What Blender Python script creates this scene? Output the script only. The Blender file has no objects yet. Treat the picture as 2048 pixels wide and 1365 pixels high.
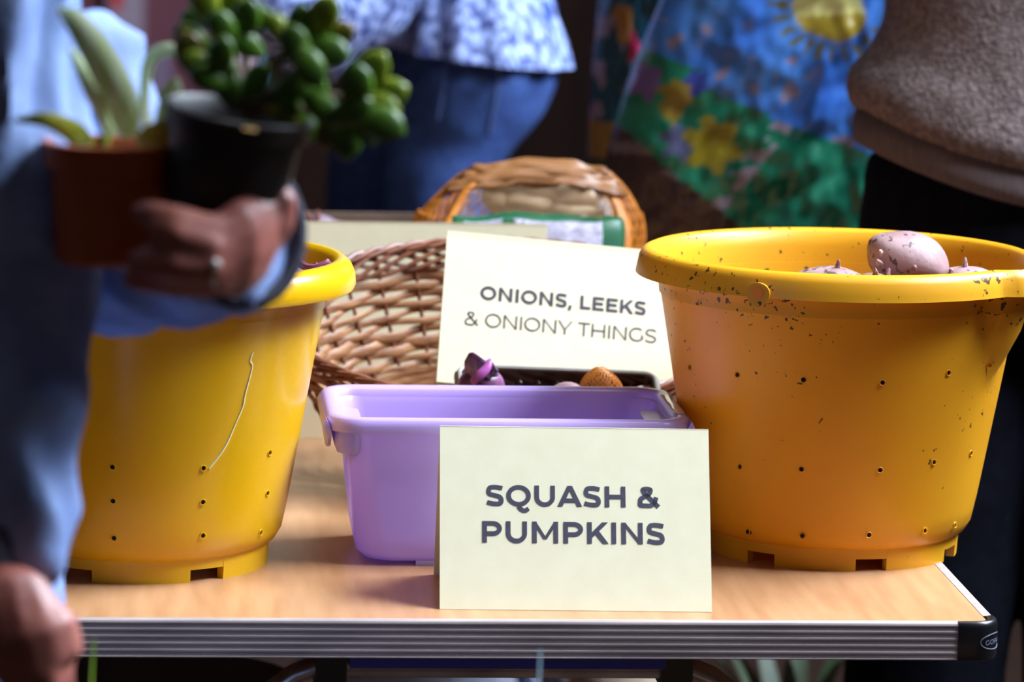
import bpy, bmesh, math, random
from mathutils import Vector, Matrix, Quaternion, noise
R_ = math.radians
PI = math.pi
random.seed(7)
SC = bpy.context.scene
COL = SC.collection

# ------------------------------------------------------------------ camera
F = 8500.0                       # focal length in pixels of the 2048 x 1365 frame
PITCH, ROLL, YAW = R_(8.3), R_(1.3), R_(-5.0)
TZ = 0.74                        # table top height
CR = Matrix.Rotation(YAW, 3, 'Z') @ Matrix.Rotation(PI / 2 - PITCH, 3, 'X') @ Matrix.Rotation(ROLL, 3, 'Z')


def ray(x, y):
    return CR @ Vector(((x - 1024) / F, -(y - 682.5) / F, -1.0))


CAM = Vector((0, 0, TZ)) - 3.244 * ray(1024, 1243)


def at(x, y, Y):
    """point of the place that lies at depth Y behind the table's front edge"""
    d = ray(x, y)
    return CAM + d * ((Y - CAM.y) / d.y)


cam_data = bpy.data.cameras.new('camera')
cam_data.sensor_width = 36.0
cam_data.lens = F * 36.0 / 2048.0
cam_data.clip_start = 0.05
cam_data.dof.use_dof = True
cam_data.dof.focus_distance = 3.40
cam_data.dof.aperture_fstop = 6.3
cam = bpy.data.objects.new('camera', cam_data)
cam.matrix_world = Matrix.Translation(CAM) @ CR.to_4x4()
COL.objects.link(cam)
SC.camera = cam

# ------------------------------------------------------------------ world, lights, exposure
SC.view_settings.view_transform = 'Standard'
SC.view_settings.look = 'None'
SC.view_settings.gamma = 1.0
SC.view_settings.use_curve_mapping = False
SC.view_settings.exposure = 0.0
wd = bpy.data.worlds.new('world')
wd.use_nodes = True
wd.node_tree.nodes['Background'].inputs[0].default_value = (0.62, 0.74, 1.0, 1)
wd.node_tree.nodes['Background'].inputs[1].default_value = 0.6
SC.world = wd


def area(name, loc, target, sx, sy, power, col):
    l = bpy.data.lights.new(name, 'AREA')
    l.shape = 'RECTANGLE'
    l.size, l.size_y = sx, sy
    l.energy = power
    l.color = col
    o = bpy.data.objects.new(name, l)
    o.location = loc
    o.rotation_euler = (Vector(target) - Vector(loc)).to_track_quat('-Z', 'Y').to_euler()
    COL.objects.link(o)
    return o


area('window_daylight', (2.28, 0.40, 3.25), (0.0, 0.25, 0.80), 2.6, 1.5, 650, (0.74, 0.85, 1.0))
area('ceiling_light_glow', (0.4, -0.3, 4.2), (0.2, 0.2, 0.7), 1.2, 0.6, 22, (1.0, 0.88, 0.72))

# ------------------------------------------------------------------ materials
MATS = {}


def lin(c):
    return tuple(((v / 255.0) / 12.92 if v / 255.0 <= 0.04045 else ((v / 255.0 + 0.055) / 1.055) ** 2.4) for v in c)


def mat(name, c, rough=0.5, c2=None, scale=20.0, stretch=(1, 1, 1), bump=0.0, bscale=None, metal=0.0,
        transl=0.0, spec=0.5, coat=0.0, specks=None, contrast=(0.35, 0.65), alpha=1.0, sss=0.0, attr=None, detail=4.0):
    if name in MATS:
        return MATS[name]
    m = bpy.data.materials.new(name)
    m.use_nodes = True
    nt = m.node_tree
    N, L = nt.nodes, nt.links
    b = N['Principled BSDF']
    b.inputs['Roughness'].default_value = rough
    b.inputs['Metallic'].default_value = metal
    b.inputs['Specular IOR Level'].default_value = spec
    b.inputs['Coat Weight'].default_value = coat
    b.inputs['Coat Roughness'].default_value = 0.12
    b.inputs['Alpha'].default_value = alpha
    if sss:
        b.inputs['Subsurface Weight'].default_value = sss
        b.inputs['Subsurface Radius'].default_value = (0.02, 0.01, 0.006)
        b.inputs['Subsurface Scale'].default_value = 0.5
    tc = N.new('ShaderNodeTexCoord')
    mp = N.new('ShaderNodeMapping')
    mp.inputs['Scale'].default_value = stretch
    L.new(tc.outputs['Object'], mp.inputs['Vector'])
    c = lin(c)
    c2 = lin(c2) if c2 else tuple(v * 0.85 for v in c)
    nz = N.new('ShaderNodeTexNoise')
    nz.inputs['Scale'].default_value = scale
    nz.inputs['Detail'].default_value = detail
    L.new(mp.outputs[0], nz.inputs['Vector'])
    rp = N.new('ShaderNodeValToRGB')
    rp.color_ramp.elements[0].position = contrast[0]
    rp.color_ramp.elements[1].position = contrast[1]
    rp.color_ramp.elements[0].color = (*c2, 1)
    rp.color_ramp.elements[1].color = (*c, 1)
    L.new(nz.outputs['Fac'], rp.inputs[0])
    out = rp.outputs[0]
    if attr:
        an = N.new('ShaderNodeAttribute')
        an.attribute_name = attr
        mx = N.new('ShaderNodeMix')
        mx.data_type = 'RGBA'
        mx.blend_type = 'MULTIPLY'
        mx.inputs[0].default_value = 0.5
        L.new(an.outputs['Color'], mx.inputs[6])
        L.new(out, mx.inputs[7])
        out = mx.outputs[2]
    if specks:                                   # dirt with a shape of its own
        sc, lo, col, msc = specks[:4]
        zb_ = specks[4] if len(specks) > 4 else None
        n2 = N.new('ShaderNodeTexNoise')
        n2.inputs['Scale'].default_value = sc
        n2.inputs['Detail'].default_value = 3
        L.new(tc.outputs['Object'], n2.inputs['Vector'])
        n3 = N.new('ShaderNodeTexNoise')
        n3.inputs['Scale'].default_value = msc
        L.new(tc.outputs['Object'], n3.inputs['Vector'])
        ad = N.new('ShaderNodeMath')
        ad.operation = 'MULTIPLY_ADD'
        ad.inputs[1].default_value = 0.5
        L.new(n3.outputs['Fac'], ad.inputs[0])
        L.new(n2.outputs['Fac'], ad.inputs[2])
        so_ = ad.outputs[0]
        if zb_:                                  # more splashes towards the rim
            sx_ = N.new('ShaderNodeSeparateXYZ')
            L.new(tc.outputs['Object'], sx_.inputs[0])
            a2 = N.new('ShaderNodeMath')
            a2.operation = 'MULTIPLY_ADD'
            a2.inputs[1].default_value = zb_
            a2.inputs[2].default_value = -zb_ * 0.88
            L.new(sx_.outputs[2], a2.inputs[0])
            a3 = N.new('ShaderNodeMath')
            L.new(a2.outputs[0], a3.inputs[0])
            L.new(so_, a3.inputs[1])
            so_ = a3.outputs[0]
        r2 = N.new('ShaderNodeValToRGB')
        r2.color_ramp.elements[0].position = lo
        r2.color_ramp.elements[1].position = lo + 0.035
        L.new(so_, r2.inputs[0])
        mx = N.new('ShaderNodeMix')
        mx.data_type = 'RGBA'
        L.new(r2.outputs[0], mx.inputs[0])
        L.new(out, mx.inputs[6])
        mx.inputs[7].default_value = (*lin(col), 1)
        out = mx.outputs[2]
    L.new(out, b.inputs['Base Color'])
    if bump:
        nb = N.new('ShaderNodeTexNoise')
        nb.inputs['Scale'].default_value = bscale or scale * 3
        nb.inputs['Detail'].default_value = 4
        L.new(mp.outputs[0], nb.inputs['Vector'])
        bp = N.new('ShaderNodeBump')
        bp.inputs['Strength'].default_value = bump
        bp.inputs['Distance'].default_value = 0.004
        L.new(nb.outputs['Fac'], bp.inputs['Height'])
        L.new(bp.outputs[0], b.inputs['Normal'])
    if transl:
        tr = N.new('ShaderNodeBsdfTranslucent')
        L.new(out, tr.inputs[0])
        ms = N.new('ShaderNodeMixShader')
        ms.inputs[0].default_value = transl
        L.new(b.outputs[0], ms.inputs[1])
        L.new(tr.outputs[0], ms.inputs[2])
        L.new(ms.outputs[0], N['Material Output'].inputs[0])
    MATS[name] = m
    return m


# ------------------------------------------------------------------ mesh helpers
class MB:
    def __init__(s):
        s.v, s.f = [], []

    def add(s, vs, fs):
        o = len(s.v)
        s.v += [Vector(p) for p in vs]
        s.f += [tuple(i + o for i in f) for f in fs]
        return s

    def box(s, lo, hi, M=None):
        (x0, y0, z0), (x1, y1, z1) = lo, hi
        vs = [Vector(p) for p in ((x0, y0, z0), (x1, y0, z0), (x1, y1, z0), (x0, y1, z0), (x0, y0, z1), (x1, y0, z1), (x1, y1, z1), (x0, y1, z1))]
        if M:
            vs = [M @ p for p in vs]
        return s.add(vs, [(0, 3, 2, 1), (4, 5, 6, 7), (0, 1, 5, 4), (1, 2, 6, 5), (2, 3, 7, 6), (3, 0, 4, 7)])

    def rings(s, rings, cap=True, loop=False):
        n = len(rings[0])
        vs = [p for r in rings for p in r]
        fs = []
        m = len(rings)
        for i in range(m if loop else m - 1):
            for j in range(n):
                a, b = i * n + j, i * n + (j + 1) % n
                c, d = ((i + 1) % m) * n + (j + 1) % n, ((i + 1) % m) * n + j
                fs.append((a, b, c, d))
        if cap and not loop:
            fs.append(tuple(range(n - 1, -1, -1)))
            fs.append(tuple((m - 1) * n + j for j in range(n)))
        return s.add(vs, fs)

    def tube(s, pts, rad, n=10, loop=False, flat=1.0, up=None, cap=True):
        """a tube along points; rad one number or one per point; flat squeezes the second axis"""
        pts = [Vector(p) for p in pts]
        m = len(pts)
        if not hasattr(rad, '__len__'):
            rad = [rad] * m
        rs = []
        nrm = None
        for i in range(m):
            a = pts[(i - 1) % m] if (loop or i > 0) else pts[i]
            b = pts[(i + 1) % m] if (loop or i < m - 1) else pts[i]
            t = (b - a).normalized()
            if up is not None:
                u = up[i] if isinstance(up, list) else Vector(up)
                nrm = (u - t * u.dot(t)).normalized()
            elif nrm is None:
                u = Vector((0, 0, 1)) if abs(t.z) < 0.9 else Vector((1, 0, 0))
                nrm = (u - t * u.dot(t)).normalized()
            else:
                nrm = (nrm - t * nrm.dot(t)).normalized()
            bn = t.cross(nrm)
            r = rad[i]
            rs.append([pts[i] + nrm * (r * math.cos(2 * PI * k / n)) + bn * (r * flat * math.sin(2 * PI * k / n)) for k in range(n)])
        return s.rings(rs, cap=cap, loop=loop)

    def ball(s, c, r, M=None, n=16, m=10, fn=None):
        c = Vector(c)
        if not hasattr(r, '__len__'):
            r = (r, r, r)
        vs, fs = [], []
        for i in range(m + 1):
            th = PI * i / m
            for j in range(n):
                ph = 2 * PI * j / n
                d = Vector((math.sin(th) * math.cos(ph), math.sin(th) * math.sin(ph), math.cos(th)))
                k = fn(d) if fn else 1.0
                p = Vector((d.x * r[0], d.y * r[1], d.z * r[2])) * k
                vs.append(c + (M @ p if M else p))
        for i in range(m):
            for j in range(n):
                fs.append((i * n + j, (i + 1) * n + j, (i + 1) * n + (j + 1) % n, i * n + (j + 1) % n))
        return s.add(vs, fs)

    def lathe(s, prof, n=64, fn=None, closed=False):
        """profile of (radius, z) turned about z; fn(angle, r, z, i) may move a point"""
        rs = []
        for i, (r, z) in enumerate(prof):
            ring = []
            for j in range(n):
                a = 2 * PI * j / n
                rr, zz = fn(a, r, z, i) if fn else (r, z)
                ring.append(Vector((rr * math.cos(a), rr * math.sin(a), zz)))
            rs.append(ring)
        return s.rings(rs, cap=False, loop=closed)

    def xf(s, M):
        s.v = [M @ p for p in s.v]
        return s

    def mesh(s, name):
        me = bpy.data.meshes.new(name)
        me.from_pydata([tuple(p) for p in s.v], [], s.f)
        bm = bmesh.new()
        bm.from_mesh(me)
        bmesh.ops.remove_doubles(bm, verts=bm.verts, dist=1e-6)
        bmesh.ops.recalc_face_normals(bm, faces=bm.faces)
        bm.to_mesh(me)
        bm.free()
        return me

    def build(s, name, m, parent=None, smooth=True, angle=40):
        return link(name, s.mesh(name), m, parent, smooth, angle)


def link(name, me, m, parent=None, smooth=True, angle=40, M=None):
    if m and not me.materials:
        me.materials.append(m)
    if smooth:
        me.polygons.foreach_set('use_smooth', [True] * len(me.polygons))
        me.set_sharp_from_angle(angle=R_(angle))
    o = bpy.data.objects.new(name, me)
    COL.objects.link(o)
    if M is not None:
        o.matrix_basis = M
    if parent is not None:
        attach(o, parent)
    return o


def attach(o, parent):
    o.parent = parent
    if parent.type == 'EMPTY':
        o.matrix_parent_inverse = Matrix.Translation(-Vector(parent['base']))


def thing(name, label, cat, loc, group=None):
    o = bpy.data.objects.new(name, None)
    o.empty_display_size = 0.05
    o.location = loc
    o['base'] = list(loc)
    COL.objects.link(o)
    return tag(o, label, cat, group)


def tag(o, label, cat, group=None):
    o['label'] = label
    o['category'] = cat
    if group:
        o['group'] = group
    return o


def struct(o):
    o['kind'] = 'structure'
    return o


def fused(mb, name, voxel, smooth_it=4, wrinkle=None):
    """one continuous skin over overlapping tubes and balls"""
    me = mb.mesh(name + '_raw')
    ob = bpy.data.objects.new(name + '_raw', me)
    COL.objects.link(ob)
    r = ob.modifiers.new('r', 'REMESH')
    r.mode = 'VOXEL'
    r.voxel_size = voxel
    sm = ob.modifiers.new('s', 'SMOOTH')
    sm.iterations = smooth_it
    sm.factor = 0.5
    dg = bpy.context.evaluated_depsgraph_get()
    out = bpy.data.meshes.new_from_object(ob.evaluated_get(dg))
    bpy.data.objects.remove(ob)
    bpy.data.meshes.remove(me)
    out.name = name
    if wrinkle:
        nr = [v.normal.copy() for v in out.vertices]
        for v, n_ in zip(out.vertices, nr):
            v.co += n_ * wrinkle(v.co)
    return out


def catmull(pts, k=8, loop=False):
    pts = [Vector(p) for p in pts]
    out = []
    n = len(pts)
    for i in range(n if loop else n - 1):
        p0 = pts[(i - 1) % n] if (loop or i > 0) else pts[i]
        p1, p2 = pts[i], pts[(i + 1) % n]
        p3 = pts[(i + 2) % n] if (loop or i < n - 2) else p2
        for j in range(k):
            t = j / k
            out.append(0.5 * ((2 * p1) + (p2 - p0) * t + (2 * p0 - 5 * p1 + 4 * p2 - p3) * t * t + (3 * p1 - p0 - 3 * p2 + p3) * t ** 3))
    if not loop:
        out.append(pts[-1])
    return out


# ------------------------------------------------------------------ lettering (drawn strokes, flat print)
def arc(cx, cy, rx, ry, a0, a1, n=20):
    return [(cx + rx * math.cos(R_(a0 + (a1 - a0) * i / n)), cy + ry * math.sin(R_(a0 + (a1 - a0) * i / n))) for i in range(n + 1)]


def sp(pts):
    return [(p.x, p.y) for p in catmull([Vector((x, y, 0)) for x, y in pts], 6)]


def glyph(c, w):
    h = w / 2
    l = 81 + h
    if c == ' ':
        return 286, []
    if c == 'I':
        return 162 + w, [[(l, 0), (l, 700)]]
    if c == 'H':
        return 833, [[(l, 0), (l, 700)], [(752 - h, 0), (752 - h, 700)], [(l, 350), (752 - h, 350)]]
    if c == 'N':
        return 833, [[(l, 0), (l, 700)], [(752 - h, 0), (752 - h, 700)], [None, (81, 700), (81 + w * .86, 700), (752, 0), (752 - w * .86, 0)]]
    if c == 'M':
        return 978, [[(l, 0), (l, 700)], [(897 - h, 0), (897 - h, 700)], [None, (81, 700), (81 + w * .84, 700), (489 + w * .42, 130), (489 - w * .36, 130)], [None, (897, 700), (897 - w * .84, 700), (489 - w * .42, 130), (489 + w * .36, 130)]]
    if c == 'L':
        return 613, [[(l, 700), (l, h), (590, h)]]
    if c == 'E':
        return 684, [[(637, 700 - h), (l, 700 - h), (l, h), (645, h)], [(l, 355), (590, 355)]]
    if c == 'T':
        return 619, [[(14, 700 - h), (604, 700 - h)], [(309, 0), (309, 700 - h)]]
    if c == 'Y':
        return 711, [[None, (-10, 700), (w * 1.05 - 10, 700), (355 + h, 250), (355 - h, 250)], [None, (721, 700), (721 - w * 1.05, 700), (355 - h, 250), (355 + h, 250)], [(355, 260), (355, 0)]]
    if c == 'A':
        return 803, [[None, (0, 0), (w * 1.1, 0), (401 + w * .52, 700), (401 - w * .52, 700)], [None, (803, 0), (803 - w * 1.1, 0), (401 - w * .52, 700), (401 + w * .52, 700)], [(190, 205), (613, 205)]]
    if c == 'K':
        return 761, [[(l, 0), (l, 700)], [None, (738 - 1.3 * w, 700), (738, 700), (l, 105), (l, 105 + 1.32 * w)], [None, (756 - 1.25 * w, 0), (756, 0), (350 + .62 * w, 430), (330 - .2 * w, 340)]]
    if c == 'P':
        return 744, [[(l, 0), (l, 700)], [(l, 700 - h), (380, 700 - h)] + arc(410, 460, 289 - h, 240 - h, 90, -90) + [(380, 220 + h), (l, 220 + h)]]
    if c == 'U':
        return 815, [[(76 + h, 700), (76 + h, 310)] + arc(407.5, 310, 331.5 - h, 320 - h, 180, 360)[1:] + [(739 - h, 700)]]
    if c == 'O':
        return 876, [arc(438, 350, 396 - h, 360 - h, 0, 360, 40)]
    if c == 'Q':
        return 876, [arc(438, 350, 396 - h, 360 - h, 0, 360, 40), sp([(430, 0), (520, -110), (640, -150), (760, -80)])]
    if c == 'G':
        return 809, [arc(425, 350, 383 - h, 360 - h, 48, 335, 36), [(735 - h, 350), (735 - h, 90)]]
    if c == 'S':
        return 652, [sp([(565, 590), (455, 690 - h), (320, 705 - h), (170, 655 - h * .6), (52 + h, 515), (150, 405), (320, 352), (480, 300), (604 - h, 190), (490, 40 + h * .6), (310, -5 + h), (150, 25 + h), (35 + h * .5, 120)])]
    if c == '&':
        return 722, [sp([(705, 25), (560, 165), (420, 310), (270, 465), (170 + h * .5, 570), (215, 690 - h), (320, 707 - h), (430, 685 - h), (480 - h * .5, 560), (400, 460), (270, 375), (130, 290), (37 + h, 180), (120, 50 + h * .4), (290, -7 + h), (430, 30 + h * .5), (560, 150), (650 - h * .3, 350)])]
    if c == ',':
        return 256, [[(128, w * .95), (128, h), (80, -130)]]
    return 300, []


def ribbon(pts, w):
    if pts[0] is None:
        return [Vector(p) for p in pts[1:]], [tuple(range(len(pts) - 1))]
    P = [Vector((x, y)) for x, y in pts]
    closed = (P[0] - P[-1]).length < 1
    vs = []
    n = len(P)
    for i in range(n):
        if closed:
            a, b = P[(i - 1) % (n - 1)], P[(i + 1) % (n - 1)] if i < n - 1 else P[1]
        else:
            a, b = P[max(i - 1, 0)], P[min(i + 1, n - 1)]
        d1 = (P[i] - a).normalized() if (P[i] - a).length > 1e-6 else (b - P[i]).normalized()
        d2 = (b - P[i]).normalized() if (b - P[i]).length > 1e-6 else d1
        t = (d1 + d2)
        t = t.normalized() if t.length > 1e-6 else d1
        nn = Vector((-t.y, t.x))
        k = max(0.45, nn.dot(Vector((-d1.y, d1.x))))
        vs += [P[i] + nn * (w / 2 / k), P[i] - nn * (w / 2 / k)]
    return vs, [(2 * i, 2 * i + 1, 2 * i + 3, 2 * i + 2) for i in range(n - 1)]


def lettering(text, w, place, width, parent, m, name='lettering'):
    """place(u, v) in metres on the sheet, u along the line from its start, v up from the baseline"""
    x = 0.0
    strokes = []
    for c in text:
        adv, ss = glyph(c, w)
        strokes += [[(None if q is None else (q[0] + x, q[1])) for q in s] for s in ss]
        x += adv
    lo = min(p[0] - (0 if s[0] is None else w / 2) for s in strokes for p in s if p)
    hi = max(p[0] + (0 if s[0] is None else w / 2) for s in strokes for p in s if p)
    k = width / (hi - lo)
    mb = MB()
    for i, s in enumerate(strokes):
        vs, fs = ribbon(s, w)
        mb.add([place((p.x - lo) * k, p.y * k, 2e-6 * (i % 7)) for p in vs], fs)
    me = bpy.data.meshes.new(name)
    me.from_pydata([tuple(p) for p in mb.v], [], mb.f)
    return link(name, me, m, parent, smooth=False)


# ================================================================== THE ROOM
X0, X1, Y0, Y1, H = -3.2, 2.5, -4.2, 5.6, 4.4
wall_m = mat('plaster_brown', (62, 50, 46), 0.8, (54, 43, 40), 3)
struct(MB().box((X0 - .1, Y0 - .1, -.1), (X1 + .1, Y1 + .1, 0)).build('floor', mat('floor_wood', (58, 40, 32), 0.6, (38, 26, 21), 6, (1, 12, 1), spec=.2), smooth=False))
struct(MB().box((X0 - .1, Y0 - .1, H), (X1 + .1, Y1 + .1, H + .1)).build('ceiling', mat('ceiling_paint', (96, 90, 86), 0.9, (88, 82, 78), 2), smooth=False))
struct(MB().box((X0, Y1, 0), (X1, Y1 + .1, H)).build('wall_back', mat('dark_panel_wall', (44, 27, 21), 0.8, (32, 19, 15), 2.5, (4, 1, 1), spec=.1), smooth=False))
struct(MB().box((X0 - .1, Y0, 0), (X0, Y1, H)).build('wall_left', wall_m, smooth=False))
struct(MB().box((X0, Y0 - .1, 0), (X1, Y0, H)).build('wall_front', wall_m, smooth=False))
wr = MB()
WIN = [(-1.0, 0.3), (0.6, 1.9)]
edges = [Y0] + [e for a in WIN for e in a] + [Y1]
for a, b in zip(edges[0::2], edges[1::2]):
    wr.box((X1, a, 0), (X1 + .1, b, H))
for a, b in WIN:
    wr.box((X1, a, 0), (X1 + .1, b, 2.35))
    wr.box((X1, a, 4.05), (X1 + .1, b, H))
struct(wr.build('wall_right', wall_m, smooth=False))
for k, (a, b) in enumerate(WIN):
    fr = MB()
    for y in (a, (a + b) / 2 - .02, b - .04):
        fr.box((X1 + .02, y, 2.35), (X1 + .08, y + .04, 4.05))
    for z in (2.35, 3.18, 4.01):
        fr.box((X1 + .025, a, z), (X1 + .075, b, z + .04))
    w_ = struct(fr.build('window_%d' % (k + 1), mat('window_frame_white', (215, 215, 210), 0.5), smooth=False))
    gl = bpy.data.materials.get('window_glass')
    if not gl:
        gl = mat('window_glass', (235, 240, 245), 0.02)
        gl.node_tree.nodes['Principled BSDF'].inputs['Transmission Weight'].default_value = 1.0
    link('pane', MB().box((X1 + .047, a + .01, 2.36), (X1 + .053, b - .01, 4.04)).mesh('pane'), gl, w_, smooth=False)

# ================================================================== THE TABLE
TX = 0.375
TL = 1.83
wood = mat('beech_laminate', (196, 148, 106), 0.32, (176, 126, 86), 9, (9, 0.9, 1), spec=0.45, contrast=(0.3, 0.7))
alu = mat('aluminium_trim', (190, 174, 168), 0.5, (164, 150, 146), 30, (0.4, 6, 6), metal=0.15)
black = mat('black_plastic', (20, 21, 26), 0.3, (12, 12, 15), 60)
chrome = mat('steel_tube', (190, 180, 168), 0.28, (150, 140, 130), 20, metal=0.9)
table = thing('folding_table', 'long beech-topped folding table with ribbed aluminium edging and black corner caps', 'table', (0, TL / 2, 0))
MB().box((-TX + .006, .006, TZ - .026), (TX - .006, TL - .006, TZ)).build('tabletop', wood, table, smooth=False)
EH = 0.029


def edging(p0, p1, out):
    """ribbed trim swept from p0 to p1, out = the direction it faces"""
    prof = [(-.006, .0004), (0.0, .0008), (.0016, -.0002)]
    n = 5
    for i in range(n):
        a = -.0012 - i * (EH - .002) / n
        b = -.0012 - (i + 1) * (EH - .002) / n
        prof += [(.0022, a - .0004), (.0022, a - .0012), (.0016, a - .0017), (.0016, b + .0005), (.0022, b + .0001)]
    prof += [(.0016, -EH), (-.006, -EH)]
    mb = MB()
    r0 = [Vector(p0) + out * o + Vector((0, 0, z)) for o, z in prof]
    r1 = [Vector(p1) + out * o + Vector((0, 0, z)) for o, z in prof]
    k = len(prof)
    mb.add(r0 + r1, [(i, i + 1, k + i + 1, k + i) for i in range(k - 1)] + [(k - 1, 0, k, 2 * k - 1)])
    return mb


CC = 0.024
for p0, p1, o in (((-TX + CC, 0, TZ), (TX - CC, 0, TZ), (0, -1, 0)), ((TX, CC, TZ), (TX, TL - CC, TZ), (1, 0, 0)),
                  ((TX - CC, TL, TZ), (-TX + CC, TL, TZ), (0, 1, 0)), ((-TX, TL - CC, TZ), (-TX, CC, TZ), (-1, 0, 0))):
    edging(p0, p1, Vector(o)).build('edge_trim', alu, table, smooth=False)


def corner_cap(cx, cy, sx, sy):
    """rounded plastic cap hugging a corner; built for +x -y and mirrored"""
    prof = [(-.004, .0006), (.0005, .0016), (.0028, .0004), (.0036, -.003), (.0036, -EH + .003), (.0028, -EH), (.0, -EH - .001), (-.004, -EH - .001)]
    # path along the corner's outline: straight, quarter circle, straight
    r = 0.016
    path = [(-CC - .006, 0, 0, -1)] + [(-CC + .001, 0, 0, -1)]
    for i in range(9):
        a = -PI / 2 + PI / 2 * i / 8
        path.append((-r + r * math.cos(a), r + r * math.sin(a), math.cos(a), math.sin(a)))
    path += [(0, CC - .001, 1, 0)]
    rs = []
    for i, (x, y, nx, ny) in enumerate(path):
        k = 0.75 if i == 0 else 1.0
        rs.append([Vector((cx + sx * (x + nx * o * k), cy - sy * (y + ny * o * k), TZ + z)) for o, z in prof])
    return MB().rings(rs)


def cap_point(a, z, o=.0037):
    r = 0.016
    return Vector((TX - r + (r + o) * math.cos(a), r + (r + o) * math.sin(a), TZ + z))


for cx, cy, sx, sy in ((TX, 0, 1, -1), (-TX, 0, -1, -1), (TX, TL, 1, 1), (-TX, TL, -1, 1)):
    cap_ = corner_cap(cx, cy, sx, sy).build('corner_cap', black, table, angle=50)
    if cx > 0 and cy == 0:
        ov = MB().tube([cap_point(-.62 + .78 * math.cos(t), -.0148 + .0062 * math.sin(t)) for t in [2 * PI * i / 36 for i in range(36)]], .00035, 6, loop=True)
        ov.build('embossed_oval', mat('cap_emboss', (120, 128, 145), 0.3), cap_)
        lettering('GOPAK', 110, lambda u, v, e: cap_point(-1.18 + u / .0196, -.0172 + v + u * .05, .0039 + e), .0215, cap_, mat('cap_emboss', (120, 128, 145), 0.3), 'embossed_lettering')

for yf, tilt in ((0.05, 0.10), (TL - .05, -0.10)):
    xs = 0.20
    pts = []
    for sx in (-1, 1):
        leg = [(sx * xs, yf + tilt, 0.0), (sx * xs, yf + tilt * .4, TZ - .13)]
        for i in range(7):
            a = PI / 2 * i / 6
            leg.append((sx * (xs - .075 + .075 * math.cos(a)), yf + tilt * .2, TZ - .125 + .075 * math.sin(a)))
        pts += leg if sx < 0 else leg[::-1]
    MB().tube(pts, .0105, 12).build('leg_frame', chrome, table)
    for sx in (-1, 1):
        MB().box((sx * .135 - .012, yf, TZ - .066), (sx * .135 + .012, yf + .045, TZ - .026)).build('leg_clamp', black, table, smooth=False)
    MB().box((-.122, yf - .03, TZ - .042), (.122, yf + .03, TZ - .026)).add([], []).build('leg_bracket', mat('navy_metal', (58, 58, 150), 0.5), table, smooth=False)

# ================================================================== THE YELLOW BUCKETS
dirt = (70, 52, 30)
m_bR = mat('orange_yellow_plastic', (236, 170, 34), 0.38, (226, 156, 28), 5, transl=0.16, specks=(170, .975, (92, 66, 34), 11, 0.5), spec=0.35)
m_bL = mat('lemon_yellow_plastic', (232, 182, 18), 0.24, (222, 168, 14), 4, transl=0.16, spec=0.55)
m_hole = mat('hole_shade_plug', (44, 28, 10), 0.9)  # near-black colour painted in for the shade inside the drain holes


def wall_hit(x, y, c):
    """point on a bucket's outer wall under a given line of sight"""
    best = None
    for i in range(300):
        p = at(x, y, c[1] - .155 + .155 * i / 300)
        z = p.z - TZ
        r = .1185 + (.15 - .1185) * (z - .04) / (.222 - .04)
        e = abs(math.hypot(p.x - c[0], p.y - c[1]) - r)
        if best is None or e < best[0]:
            best = (e, p)
    return best[1]




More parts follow.
